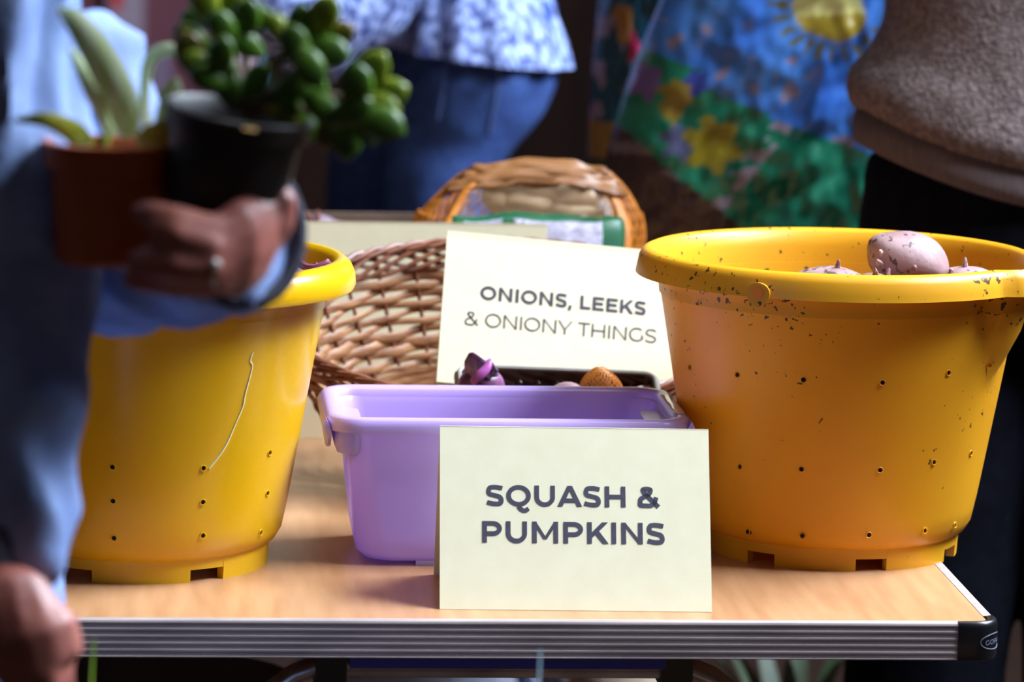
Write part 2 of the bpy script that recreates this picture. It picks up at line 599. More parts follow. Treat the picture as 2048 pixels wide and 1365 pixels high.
def bucket(name, label, c, m, rot, rows, nh, skirt, spout=False, lug=None, group='yellow buckets'):
    root = thing(name, label, 'bucket', (c[0], c[1], TZ), group)
    T = Matrix.Translation((c[0], c[1], TZ))
    z1 = .222

    def bulge(a, r, z, i=0):
        if not spout:
            return r, z
        d = (a - R_(-34) + PI) % (2 * PI) - PI
        wdt = .23 * max(0, min(1, (z - .155) / .075)) ** .6 + 1e-4
        g = max(0, 1 - (d / wdt) ** 2) if abs(d) < wdt else 0
        return r + .017 * g ** .7 * max(0, min(1, (z - .150) / .05)), z

    prof = [(0, .014), (.090, .014), (.1035, .0165), (.1110, .0215), (.1160, .030), (.1185, .042)]
    for i in range(1, 15):
        z = .040 + (z1 - .040) * i / 14
        prof.append((.1185 + (.1500 - .1185) * i / 14, z))
    inner = [(r - .0022, max(z, .0175)) for r, z in prof[::-1] if r > .01] + [(0, .0175)]
    body = MB().lathe(prof + inner, 144, bulge)
    me = body.mesh('body')
    ob = link('body', me, m, None)
    # the small drilled drain holes
    cut = MB()
    spots = []
    for x_, y_ in rows:
        p = wall_hit(x_, y_, c)
        spots.append((math.atan2(p.y - c[1], p.x - c[0]), p.z - TZ))
    for z in (.036, .08, .13):
        for k in range(6):
            spots.append((R_(20 + 28 * k), z))
    for a, zz in spots:
        r = .1185 + (.15 - .1185) * (zz - .04) / (z1 - .04)
        p = Vector((math.cos(a), math.sin(a), 0))
        cut.tube([p * (r - .012) + Vector((0, 0, zz)), p * (r + .012) + Vector((0, 0, zz))], .0022, 8)
    spots = [(a, zz, .1185 + (.15 - .1185) * (zz - .04) / (z1 - .04)) for a, zz in spots]
    co = link('cutter', cut.mesh('cutter'), None, smooth=False)
    bo = ob.modifiers.new('b', 'BOOLEAN')
    bo.object = co
    bo.operation = 'DIFFERENCE'
    bo.solver = 'EXACT'
    dg = bpy.context.evaluated_depsgraph_get()
    me2 = bpy.data.meshes.new_from_object(ob.evaluated_get(dg))
    bpy.data.objects.remove(ob)
    bpy.data.objects.remove(co)
    if len(me2.polygons) < 500:
        me2 = me
    me2.name = 'body'
    me2.transform(T)
    bodyo = link('body', me2, m, root)
    for a, zz, r in spots:
        p = Vector((math.cos(a), math.sin(a), 0))
        q = T @ (p * (r + .0002) + Vector((0, 0, zz)))
        tn = Vector((-p.y, p.x, 0))
        MB().tube([q + tn * (.0024 * math.cos(t)) + Vector((0, 0, .0024 * math.sin(t))) for t in [2 * PI * i / 10 for i in range(10)]], .0005, 5, loop=True).build('hole_burr', m, bodyo)
        MB().tube([T @ (p * (r - .0035) + Vector((0, 0, zz))), T @ (p * (r - .0012) + Vector((0, 0, zz)))], .0028, 8).build('hole_shade_plug', m_hole, bodyo)  # dark plug behind the hole, standing in for the bucket's unlit inside
    # rolled rim
    s = skirt

    def lipf(a, r, z, i):
        r2, z2 = bulge(a, r, .235 if z > .2 else z)
        return r2, z

    if s == 'flat':
        lp = [(.1475, .214), (.1500, .236), (.1545, .2475), (.1590, .2510), (.1640, .2490), (.1672, .2440), (.1690, .2350), (.1700, .2300), (.1685, .2298), (.1655, .2400), (.1600, .2470), (.1560, .2450), (.1520, .2350), (.1500, .214)]
    else:
        lp = [(.1475, .212), (.1495, .232), (.1530, .2440), (.1580, .2500), (.1630, .2500), (.1690, .2450), (.1725, .2370), (.1730, .2290), (.1715, .2255), (.1690, .2270), (.1680, .2340), (.1640, .2420), (.1580, .2450), (.1530, .2380), (.1500, .212)]
    MB().lathe(lp, 144, lipf, closed=True).xf(T).build('rim', m, root, angle=60)
    # foot ring with gaps
    gaps = nh
    for k in range(gaps):
        a0 = 2 * PI * k / gaps + rot
        rs = []
        for i in range(11):
            a = a0 + (2 * PI / gaps) * (.0 + .72 * i / 10)
            rs.append([Vector((r * math.cos(a), r * math.sin(a), z)) for r, z in ((.098, .0), (.1050, .0), (.1062, .019), (.098, .019))])
        MB().rings(rs).xf(T).build('foot', m, root, angle=30)
    MB().lathe([(.098, .010), (.1054, .010), (.1062, .019), (.098, .019)], 96, closed=True).xf(T).build('foot_ring', m, root, angle=40)
    if lug is not None:
        a = lug
        p = Vector((math.cos(a), math.sin(a), 0))
        tn = Vector((-p.y, p.x, 0))
        pts = [T @ (p * .1682 + tn * (.010 * math.cos(t)) + Vector((0, 0, .2335 + .0085 * math.sin(t) * (1 if math.sin(t) > 0 else 1.25)))) for t in [2 * PI * i / 24 for i in range(24)]]
        pts2 = [q + p * .0032 for q in pts]
        lg = MB().rings([pts, pts2]).build('handle_lug', m, root, angle=40)
        q = T @ (p * .1716 + Vector((0, 0, .2335)))
        MB().tube([q, q + p * .0006], .0044, 16).build('lug_hole', mat('bright_orange_hole', (250, 140, 10), 0.5), lg)
    return root


bR = bucket('yellow_bucket', 'orange-yellow plastic bucket of potatoes, dirt-speckled, on the right of the table', (.294, .303), m_bR, R_(-125), ((1380, 735), (1475, 750), (1607, 760), (1765, 766), (1897, 746), (1975, 731), (1480, 934), (1603, 939), (1760, 941), (1868, 925), (1942, 907), (1495, 1064), (1605, 1072), (1738, 1071), (1850, 1062), (1910, 1051)), 7, 'flat', True, R_(-121.5))
bL = bucket('yellow_bucket', 'lemon-yellow plastic bucket with a white crack, behind the shopper in the blue coat', (-.285, .236), m_bL, R_(-110), ((225, 935), (407, 937), (540, 906), (226, 1003), (406, 1005), (535, 987), (228, 1077), (406, 1072), (522, 1066)), 6, 'round')
crack = []
for x, y in ((505, 705), (500, 722), (504, 735), (490, 790), (486, 812), (470, 850), (455, 885), (440, 910), (418, 938)):
    crack.append(wall_hit(x, y, (-.285, .236)))
MB().tube(catmull(crack, 4), [.0009] * (4 * (len(crack) - 1) + 1), 5).build('crack', mat('stressed_plastic', (250, 236, 170), 0.6), bL)

# ================================================================== POTATOES
m_pot = mat('pink_potato_skin', (164, 132, 132), 0.55, (132, 96, 94), 22, specks=(130, .865, (84, 60, 56), 14), bump=.3, bscale=70)
m_spr = mat('sprout', (196, 168, 160), 0.6, (120, 70, 90), 200)
m_tip = mat('sprout_tip', (232, 226, 160), 0.5)


def potato(name, label, c, r, rotz, roty, eyes=(), m=None, group=None, seed=0, sm=None):
    M = Matrix.Rotation(rotz, 3, 'Z') @ Matrix.Rotation(roty, 3, 'Y')
    off = Vector((seed * 3.1, seed, 0))
    root = tag(MB().ball((0, 0, 0), r, None, 28, 18, lambda d: 1 + .10 * (noise.noise(d * 1.3 + off))).xf(M.to_4x4()).xf(Matrix.Translation(c)).build(name, m or m_pot), label, 'potato', group)
    for d, ln, kk in eyes:
        d = Vector(d).normalized()
        p = Vector(c) + M @ Vector((d.x * r[0], d.y * r[1], d.z * r[2]))
        o = (M @ d).normalized()
        o = (o * .6 + Vector((0, 0, .6))).normalized()
        sb = MB()
        for k in range(kk):
            w = Vector((random.uniform(-.4, .4), random.uniform(-.4, .4), 0))
            dd = (o + w * (k > 0)).normalized()
            pts = [p - dd * .002 + dd * ln * t * (1 - .25 * k) + Vector((0, 0, .001 * math.sin(5 * t + k))) for t in (0, .3, .6, .85, 1)]
            sb.tube(pts, [.0026, .0022, .0016, .0015, .0004], 7)
        sb.build('sprout', sm or m_spr, root)
    return root


potato('potato', 'large pinkish potato on top of the pile in the orange-yellow bucket', at(1816, 522, .315), (.037, .026, .024), R_(8), R_(14), [((-.75, -.55, .05), .007, 2), ((-.72, -.6, -.35), .012, 3), ((-.05, -.9, -.1), .005, 1)], group='potatoes in the orange-yellow bucket', seed=1)
potato('potato', 'pinkish potato left of the largest one in the orange-yellow bucket', at(1662, 575, .29), (.034, .024, .018), R_(-6), R_(4), [((.1, -.2, .95), .010, 1), ((-.2, -.75, .6), .006, 2)], group='potatoes in the orange-yellow bucket', seed=2)
potato('potato', 'small sprouting potato below the largest one, at the bucket rim', at(1752, 588, .26), (.026, .022, .017), R_(20), 0, [((-.2, -.3, .9), .010, 2), ((.3, -.2, .95), .009, 3)], group='potatoes in the orange-yellow bucket', seed=3)
potato('potato', 'pinkish potato with a dark sprout, right of the largest one in the bucket', at(1935, 580, .30), (.031, .024, .020), R_(4), R_(3), [((-.15, -.1, 1), .011, 2), ((-.55, -.3, .75), .006, 1)], group='potatoes in the orange-yellow bucket', seed=4)
for k, (x, y, z, a) in enumerate(((.24, .30, .19, .3), (.30, .25, .18, 1.2), (.34, .33, .185, 2.0), (.29, .36, .18, .8), (.25, .34, .145, .2), (.32, .29, .14, 1.7), (.29, .30, .10, .9), (.28, .31, .06, .1))):
    potato('potato', 'pinkish potato buried deeper in the orange-yellow bucket', (x, y, TZ + z), (.036, .028, .026), a, .1, [], group='buried potatoes in the orange-yellow bucket', seed=5 + k)
# the lemon bucket: one potato with a long purple shoot, two more under it
m_dk = mat('purple_potato_skin', (120, 72, 92), 0.6, (84, 44, 64), 30, specks=(120, .9, (50, 36, 34), 14))
pL = potato('potato', 'purple potato with a long curling shoot in the lemon-yellow bucket', at(556, 572, .25), (.030, .026, .026), .4, .1, [((.3, -.6, .7), .006, 2)], m=m_dk, group='potatoes in the lemon-yellow bucket', seed=21)
sh = catmull([at(566, 518, .245), at(590, 522, .235), at(612, 534, .225), at(632, 535, .22), at(650, 527, .22), at(656, 521, .222)], 5)
MB().tube(sh, [.0042 - .0022 * i / (len(sh) - 1) for i in range(len(sh))], 8).build('shoot', mat('purple_shoot', (150, 80, 120), 0.5, (110, 60, 60), 60), pL)
tipb = MB()
for dx, dy in ((0, 0), (-5, 3), (4, 4), (-22, 6)):
    q = at(654 + dx, 524 + dy, .222)
    tipb.ball(q, .0022, None, 8, 6)
tipb.build('shoot_tip', mat('dark_shoot_tip', (90, 50, 60), 0.6), pL)
for k, (x, y, z) in enumerate(((-.25, .22, .17), (-.30, .26, .165), (-.27, .24, .12), (-.27, .25, .07), (-.20, .27, .15))):
    potato('potato', 'purple potato buried deeper in the lemon-yellow bucket', (x, y, TZ + z), (.036, .030, .027), k, .1, [], m=m_dk, group='buried potatoes in the lemon-yellow bucket', seed=30 + k)

# ================================================================== LILAC TUB
m_tub = mat('lilac_plastic', (204, 180, 240), 0.25, (198, 172, 236), 6, transl=0.25, spec=0.5, sss=0.0)


def rrect(cx, cy, hx, hy, r, z, n=8):
    out = []
    for qx, qy, a0 in ((1, -1, -90), (1, 1, 0), (-1, 1, 90), (-1, -1, 180)):
        for i in range(n + 1):
            a = R_(a0 + 90 * i / n)
            out.append(Vector((cx + qx * (hx - r) + r * math.cos(a), cy + qy * (hy - r) + r * math.sin(a), z)))
    return out


tc = (.0125, .2765)
tub = thing('storage_tub', 'empty lilac plastic tub behind the squash and pumpkins card', 'tub', (tc[0], tc[1], TZ))
hz = .121
levels = [(.106, .054, .020, .0025), (.114, .062, .026, .0035), (.1205, .0685, .027, .010), (.1230, .071, .026, .022), (.129, .0735, .024, .075), (.1335, .0765, .022, hz - .010), (.1355, .0790, .021, hz - .004)]
outer = [rrect(tc[0], tc[1], a, b, r, TZ + z) for a, b, r, z in levels]
inner = [rrect(tc[0], tc[1], a - .002, b - .002, r, TZ + z + (.002 if i < 4 else 0)) for i, (a, b, r, z) in enumerate(levels)][::-1]
MB().rings(outer + inner).build('body', m_tub, tub, angle=50)
rimp = rrect(tc[0], tc[1], .1425, .085, .026, TZ + hz, 10)
rs = []
nP = len(rimp)
for i in range(nP):
    t = (rimp[(i + 1) % nP] - rimp[i - 1]).normalized()
    o = Vector((t.y, -t.x, 0))
    rs.append([rimp[i] + o * a + Vector((0, 0, b)) for a, b in ((-.0085, -.006), (-.0075, .0005), (-.004, .0036), (.001, .0040), (.0045, .0018), (.0058, -.003), (.0050, -.0085), (.0040, -.0085), (.0040, -.003), (.0005, .0015), (-.003, .0015), (-.0055, -.001), (-.0065, -.006))])
MB().rings(rs, loop=True).build('rim', m_tub, tub, angle=60)
for sx in (-1, 1):                                   # grip flaps under both short ends
    rs = []
    for i in range(13):
        y = tc[1] - .076 + .136 * i / 12
        d = .012 + .018 * math.sin(PI * i / 12) ** .5
        x = tc[0] + sx * .1480
        rs.append([Vector((x, y, TZ + hz + .001)), Vector((x + sx * .0025, y, TZ + hz - .004)), Vector((x - sx * .002, y, TZ + hz - d)), Vector((x - sx * .0045, y, TZ + hz - d)), Vector((x - sx * .003, y, TZ + hz - .004))])
    MB().rings(rs).build('grip_flap', m_tub, tub, angle=60)
    rs = [rrect(tc[0] + sx * (.129 - .004 * (k == 0)), tc[1] - .02, (.004, .0095, .012, .012)[k], (.050, .056, .057, .057)[k], (.0038, .009, .011, .011)[k], TZ + hz - (.030, .027, .021, .008)[k], 5) for k in range(4)]
    MB().rings(rs).build('grip_block', m_tub, tub, angle=50)
for x in (-.06, .085):
    for y in (-.05, .05):
        MB().box((tc[0] + x - .013, tc[1] + y - .013, TZ), (tc[0] + x + .013, tc[1] + y + .013, TZ + .004)).build('foot', m_tub, tub)
# a torn clear sticker on the right-hand rim
stk = MB()
n = 14
xa = tc[0] + .1425
rs = []
for i in range(n + 1):
    y = tc[1] - .054 + .095 * i / n
    rs.append([Vector((xa + dx, y, TZ + hz + z)) for dx, z in ((-.0085, -.004), (-.0045, .0041), (.0015, .0046), (.0035, .0032), (.0034, .0026), (.001, .0040), (-.0045, .0036), (-.0080, -.0045))])
stk.rings(rs)
stk.build('clear_sticker', mat('clear_sticker', (205, 195, 215), 0.12, (170, 150, 180), 30), tub)
pp = MB()
for i in range(10):
    y = tc[1] - .052 + .090 * i / 10
    w = random.uniform(.0012, .0035)
    pp.box((xa - .0072, y, TZ + hz + .0015), (xa - .0072 + w, y + .0098, TZ + hz + .0050), None)
pp.build('torn_paper', mat('torn_white_paper', (236, 236, 232), 0.8), tub, smooth=False)

# ================================================================== CARDS
m_card = mat('pale_yellow_card', (246, 238, 202), 0.75, (243, 234, 197), 60, bump=.015, bscale=500, transl=0.06)
m_ink = mat('dark_ink', (66, 62, 78), 0.7, (58, 54, 70), 300)


def tent_card(name, label, bl, br, lean, L, spread, lines, group=None):
    """folded card; bl, br the lower front corners, lean its tilt back from upright"""
    bl, br = Vector(bl), Vector(br)
    u = (br - bl).normalized()
    W = (br - bl).length
    back = Vector((0, 0, 1)).cross(u).normalized()
    upn = u.cross(back).normalized() * -1
    if upn.z < 0:
        upn = -upn
    s = (upn * math.cos(lean) + back * math.sin(lean)).normalized()       # up the front sheet
    nrm = u.cross(s).normalized()
    if nrm.y > 0:
        nrm = -nrm
    root = thing(name, label, 'card', tuple((bl + br) / 2), group)
    th = .0004
    mb = MB()
    nn = 12

    def sheet(o, d, n_, wob):
        rs = []
        for i in range(nn + 1):
            r = []
            for j in range(2):
                pass
            a = o + u * (W * i / nn)
            col = []
            for j in range(7):
                q = a + d * (L * j / 6) + n_ * (wob * math.sin(PI * j / 6) * math.cos(1.3 * i / nn))
                col.append(q)
            rs.append(col)
        vs, fs = [], []
        for sgn in (0, 1):
            for c_ in rs:
                vs += [p - n_ * (th * sgn) for p in c_]
        m7 = 7
        K = (nn + 1) * m7
        for i in range(nn):
            for j in range(6):
                a = i * m7 + j
                fs.append((a, a + m7, a + m7 + 1, a + 1))
                fs.append((K + a, K + a + 1, K + a + m7 + 1, K + a + m7))
        for i in range(nn):
            for j in (0, 6):
                a, b = i * m7 + j, (i + 1) * m7 + j
                fs.append((a, b, K + b, K + a))
        for j in range(6):
            for i in (0, nn):
                a, b = i * m7 + j, i * m7 + j + 1
                fs.append((a, b, K + b, K + a))
        return vs, fs

    v_, f_ = sheet(bl, s, nrm, .0)
    MB().add(v_, f_).build('front_sheet', m_card, root)
    top = bl + s * L
    s2 = (-upn * math.cos(spread) + back * math.sin(spread)).normalized()
    n2 = u.cross(s2).normalized()
    if n2.y < 0:
        n2 = -n2
    v_, f_ = sheet(top, s2, n2, .0004)
    MB().add(v_, f_).build('back_sheet', m_card, root)
    for text, w, u0, v0, wd_ in lines:
        lettering(text, w, lambda a, b, e, u0=u0, v0=v0: bl + u * (u0 * W + a) + s * (v0 * L + b) + nrm * (.0003 + e), wd_ * W, root, m_ink)
    return root


tent_card('tent_card', 'pale yellow folded card reading SQUASH & PUMPKINS, in front of the lilac tub', (-.0525, .0415, TZ + .0003), (.1585, .0350, TZ + .0003), R_(27), .1485, R_(27),
          [('SQUASH &', 148, .166, .563, .652), ('PUMPKINS', 148, .156, .362, .678)])
bl = at(873, 764, .515)
br = bl + Vector((.2135, 0.0, -.0185))
tent_card('tent_card', 'tilted pale yellow folded card reading ONIONS, LEEKS & ONIONY THINGS', bl, br, R_(24), .140, R_(-20),
          [('ONIONS, LEEKS', 150, .155, .565, .695), ('& ONIONY THINGS', 82, .098, .388, .800)])

# ================================================================== WICKER BASKET (tipped towards the front)
m_wk = mat('wicker_strip', (168, 118, 76), 0.5, (124, 76, 44), 40, (1, 1, 5), bump=.2, bscale=120)
m_wk2 = mat('wicker_cane', (138, 84, 58), 0.42, (104, 58, 40), 60)
TAU = R_(20)
MBk = Matrix.Translation((.045, .645, TZ + .045)) @ Matrix.Rotation(TAU, 4, 'X')
bk = thing('wicker_basket', 'brown oval wicker basket tipped forward behind the lilac tub', 'basket', (.060, .640, TZ))
BD = .110
NS = 32


def bas(a, h, o=0.0):
    t = h / BD
    rx = .158 + .050 * t ** .85 + o
    ry = .108 + .046 * t ** .85 + o
    return MBk @ Vector((rx * math.cos(a), ry * math.sin(a), h))


for k in range(NS):
    a = 2 * PI * k / NS
    MB().tube([bas(a, BD * i / 8 * 1.0) for i in range(9)], .0019, 7).build('stake', m_wk2, bk)
rows = 11
for r_ in range(rows):
    h = .006 + r_ * .0075
    ph = random.uniform(0, 6)
    hh = random.uniform(.0034, .0044)
    pts, ups = [], []
    n = NS * 4
    for i in range(n):
        a = 2 * PI * i / n
        o = .0026 * math.cos(NS * a / 2 + PI * (r_ % 2))
        dz = .0011 * math.sin(5 * a + ph) + .0007 * math.sin(11 * a + 2 * ph)
        pts.append(bas(a, h + dz, o))
        ups.append((bas(a, h + .01) - bas(a, h)).normalized())
    MB().tube(pts, [hh * (1 + .25 * math.sin(3 * 2 * PI * i / n + ph)) for i in range(n)], 8, loop=True, flat=.27, up=ups).build('strand', m_wk, bk)
for r_ in range(6):                                   # open crossing canes at the top
    pts = []
    n = 200
    for i in range(n):
        a = 2 * PI * i / n
        w = math.sin(NS / 4 * a + r_ * PI / 3)
        pts.append(bas(a, .0965 + .0090 * w + .001 * (r_ % 2), .0035 * math.cos(NS / 4 * a + r_ * PI / 3)))
    MB().tube(pts, .0022, 7, loop=True).build('rim_cane', m_wk2, bk)
for r_ in range(3):
    n = 160
    MB().tube([bas(2 * PI * i / n, BD - .001 + .0022 * math.sin(20 * 2 * PI * i / n + r_ * 2.1), .0028 * math.cos(20 * 2 * PI * i / n + r_ * 2.1)) for i in range(n)], .0026, 7, loop=True).build('border_cane', m_wk2, bk)
for r_ in range(9):
    k = (r_ + 1) / 9.5
    MB().tube([MBk @ Vector((.16 * k * math.cos(2 * PI * i / 60), .11 * k * math.sin(2 * PI * i / 60), .001 * math.cos(15 * 2 * PI * i / 60 + r_ * PI))) for i in range(60)], .0085, 6, loop=True, flat=.3, up=(0, -.4, .9)).build('base_strand', m_wk, bk)
# the wooden block that props up the back of the basket
tag(MB().box((.05, .715, TZ), (.14, .745, TZ + .066)).build('prop_block', mat('prop_wood', (110, 78, 52), 0.7, (88, 60, 40), 12, (1, 6, 1)), smooth=False), 'wooden block propping up the back of the wicker basket', 'block')

# things in the basket: brown trough, red onion, net of shallots
m_tr = mat('brown_plastic', (44, 26, 22), 0.18, (34, 20, 17), 30, spec=0.6)
m_trg = mat('grey_plastic_rim', (150, 146, 138), 0.4, (130, 126, 118), 30)
tl, trr = at(915, 732, .492), at(1312, 748, .492)
tw = (trr - tl).length
tx0, tzt = tl.x, tl.z
tr_ = thing('plastic_punnet', 'dark brown ribbed plastic punnet with a grey rim in front of the onions card', 'punnet', (tl.x + tw / 2, .465, TZ + .05))
sl = (trr.z - tl.z) / tw
Tm = Matrix.Translation((tl.x + tw / 2, .492, (tl.z + trr.z) / 2)) @ Matrix.Rotation(-math.atan(sl), 4, 'Y') @ Matrix.Rotation(R_(24), 4, 'X') @ Matrix.Translation((0, -.032, 0))
outer = [rrect(0, 0, tw / 2 - .008 * (1 - t), .032 - .006 * (1 - t), .010, -.052 * (1 - t)) for t in (0, .3, .7, 1)]
inner = [rrect(0, 0, tw / 2 - .0045 - .008 * (1 - t), .0285 - .006 * (1 - t), .009, -.052 * (1 - t) + (.003 if t == 0 else 0)) for t in (1, .7, .3, 0)]
MB().rings(outer + inner).xf(Tm).build('body', m_tr, tr_, angle=50)
rp_ = rrect(0, 0, tw / 2 - .001, .032, .011, 0, 6)
MB().tube([Tm @ p for p in rp_], .0022, 8, loop=True).build('rim', m_trg, tr_)
for sx in (-1, 1):
    MB().tube([Tm @ Vector((sx * (tw / 2 + .0005), -.02 + .045 * i / 5, -.006)) for i in range(6)], .0055, 8, flat=.5).build('rim_end', m_trg, tr_)
for k in range(9):
    x = -tw / 2 + .022 + k * (tw - .044) / 8
    MB().tube([Tm @ Vector((x, .0295 - .004 * t, -.008 - .040 * t)) for t in (0, .08, .25, .6, 1)], [.001, .0042, .0046, .0046, .004], 10).build('rib', m_tr, tr_)
m_on = mat('red_onion_skin', (128, 74, 116), 0.3, (72, 36, 62), 45, (1, 1, .2), contrast=(.4, .6))
on = thing('red_onion', 'red onion with a torn papery purple skin in the brown punnet', 'onion', tuple(at(962, 790, .45)))
c = at(962, 776, .452)
MB().ball(c, (.021, .017, .019), None, 24, 16).build('bulb', m_on, on)
pe = []
for j in range(7):
    row = []
    for i in range(9):
        x = 930 + 66 * i / 8
        ytop = (722, 706, 705, 710, 716, 722, 716, 728, 740)[i]
        yy = ytop + (772 - ytop) * j / 6
        row.append(at(x, yy, .440 - .012 * math.sin(PI * i / 8) + .0035 * math.sin(3.1 * i + 1.1 * j) + .002 * j))
    pe.append(row)
vs = [p for r in pe for p in r]
fs = [(j * 9 + i, j * 9 + i + 1, (j + 1) * 9 + i + 1, (j + 1) * 9 + i) for j in range(6) for i in range(8)]
po = MB().add(vs, fs).build('papery_skin', mat('purple_onion_peel', (150, 124, 150), 0.3, (98, 52, 96), 55, contrast=(.42, .58)), on, angle=180)
so = po.modifiers.new('t', 'SOLIDIFY')
so.thickness = .0008
MB().tube(catmull([at(944, 766, .428), at(958, 752, .424), at(972, 738, .426), at(980, 722, .43)], 5), [.0022 + .0022 * math.sin(PI * (.15 + .8 * i / 15)) for i in range(16)], 8, flat=.5).build('torn_flap', mat('pink_peel_flap', (176, 92, 168), 0.3, (150, 70, 130), 60), on)
tag(MB().ball(at(1135, 792, .445), (.016, .012, .012), None, 20, 12).build('shallot', mat('shallot_skin', (186, 150, 158), 0.35, (160, 118, 126), 50)), 'pale pink shallot just showing over the tub rim', 'shallot')


def net_mesh(surface, nu, nv, r, wob=.0):
    """crossing threads on a surface(u, v), u round and v up"""
    mb = MB()
    for s_ in (1, -1):
        for k in range(nu):
            pts = [surface(2 * PI * (k / nu + s_ * v / nv * nv / nu * .5), v / nv) for v in range(nv + 1)]
            mb.tube(pts, r, 4)
    return mb


ns = thing('net_of_shallots', 'small orange net bag of shallots in the brown punnet', 'net bag', tuple(at(1200, 800, .45)))
cn = at(1203, 790, .448)


def net1(u, v):
    k = math.sin(PI * (.02 + .96 * v) / 1.0) ** .7
    return cn + Vector((.0195 * k * math.cos(u) + .004 * (.5 - v), .014 * k * math.sin(u), -.022 + .046 * v + .002 * math.sin(3 * u) * k))


net1_o = net_mesh(net1, 26, 20, .00048).build('net', mat('orange_net', (236, 160, 62), 0.5, (220, 136, 40), 90), ns)
net1_o['kind'] = 'stuff'
for k, (dx, dz) in enumerate(((-.006, -.004), (.006, -.008), (0, .006))):
    tag(MB().ball(cn + Vector((dx, 0, dz)), (.0095, .009, .0095), None, 16, 10).build('shallot', mat('shallot_skin2', (222, 160, 96), 0.35, (196, 130, 70), 50)), 'shallot inside the small orange net', 'shallot', 'shallots in the small orange net')

# ================================================================== BEHIND THE BASKET
bl = at(590, 800, .86)
tent_card('tent_card', 'blank pale yellow card standing behind the wicker basket', (-.20, .82, TZ + .0003), (.10, .82, TZ + .0003), R_(6), .207, R_(4), [])

m_cb = mat('cardboard', (150, 124, 106), 0.8, (132, 106, 90), 20, (1, 1, 6))
bx = thing('cardboard_box', 'grey-brown cardboard box with a white tie behind the blank card', 'box', (-.12, 1.16, TZ))
zt = at(700, 471, 1.06).z - TZ
x0, x1, y0_, y1_ = at(560, 471, 1.06).x, at(892, 471, 1.06).x, 1.06, 1.26
for nm, lo, hi in (('front_panel', (x0, y0_, TZ), (x1, y0_ + .006, TZ + zt)), ('back_panel', (x0, y1_ - .006, TZ), (x1, y1_, TZ + zt)),
                   ('side_panel', (x0, y0_ + .006, TZ), (x0 + .006, y1_ - .006, TZ + zt)), ('side_panel', (x1 - .006, y0_ + .006, TZ), (x1, y1_ - .006, TZ + zt)),
                   ('base_panel', (x0 + .006, y0_ + .006, TZ), (x1 - .006, y1_ - .006, TZ + .006))):
    MB().box(lo, hi).build(nm, m_cb, bx, smooth=False)
xt = at(755, 475, 1.055).x
MB().tube([(xt, y0_ - .0015, TZ + zt - .05), (xt, y0_ - .0015, TZ + zt - .004), (xt, y0_ + .001, TZ + zt + .002), (xt, y0_ + .005, TZ + zt + .002), (xt, y0_ + .0075, TZ + zt - .004), (xt, y0_ + .0075, TZ + zt - .03)], .0055, 8, flat=.25, up=(1, 0, 0)).build('tie', mat('white_tie', (205, 200, 215), 0.6), bx)
m_lp = mat('lavender_potato', (150, 132, 142), 0.6, (128, 104, 118), 30)
m_rsp = mat('red_sprout', (170, 110, 96), 0.5, (140, 60, 60), 100)
potato('potato', 'greyish potato with red sprouts resting in the cardboard box', at(640, 476, 1.12), (.022, .022, .024), 0, .2, [((-.3, -.5, .8), .014, 4), ((-.6, -.3, .6), .014, 3)], m=m_lp, group='potatoes in the cardboard box', seed=41, sm=m_rsp)
potato('potato', 'greyish potato right of the sprouting one in the cardboard box', at(668, 484, 1.115), (.022, .02, .022), 0, .3, [], m=m_lp, group='potatoes in the cardboard box', seed=43)
for k, x in enumerate((-.17, -.12)):
    potato('potato', 'greyish potato under the others in the cardboard box', (x, 1.13, TZ + .14), (.032, .030, .030), k, 0, [], m=m_lp, group='buried potatoes in the cardboard box', seed=45 + k)
    potato('potato', 'greyish potato under the others in the cardboard box', (x, 1.13, TZ + .055), (.036, .035, .040), k, 0, [], m=m_lp, group='buried potatoes in the cardboard box', seed=47 + k)

# orange net bag of potatoes with a green label
NBY = .96
nb = thing('net_bag_of_potatoes', 'orange net bag of potatoes with a clear window and green label', 'net bag', tuple(Vector((at(1050, 470, NBY).x, NBY, TZ))))
cb = at(1048, 470, NBY)
zb, ztop = TZ, at(1075, 328, NBY).z
hb = ztop - zb
m_net = mat('orange_net_big', (214, 132, 36), 0.5, (190, 108, 22), 60)


def bag(u, v, k=1.0):
    w = (.116 - .045 * max(0, (v - .7) / .3) ** 2) * (1 - .25 * max(0, .15 - v) / .15)
    d = .060 * (1 - max(0, (v - .5) / .5) ** 2 * .82) * (1 - .3 * max(0, .15 - v) / .15)
    cu, su = math.cos(u), math.sin(u)
    cu = math.copysign(abs(cu) ** .75, cu)
    su = math.copysign(abs(su) ** .75, su)
    return Vector((cb.x - .006 + .030 * v * v * .6 + w * k * cu, NBY + d * k * su, zb + .002 + hb * v * (1 - .04 * cu * cu * (v > .8)) + .004 * noise.noise(Vector((cu * 3, su * 3, v * 5)))))


nmb = MB()
for s_ in (1, -1):
    for k in range(56):
        run = []
        for v in range(41):
            u = 2 * PI * (k / 56 + s_ * v / 40 * .24)
            d = (math.degrees(u) + 180) % 360 - 180
            if -122 < d < -54 and v > 19:
                if len(run) > 1:
                    nmb.tube(run, .00085, 4)
                run = []
            else:
                run.append(bag(u, v / 40))
        if len(run) > 1:
            nmb.tube(run, .00085, 4)
net_o = nmb.build('net', m_net, nb)
net_o['kind'] = 'stuff'


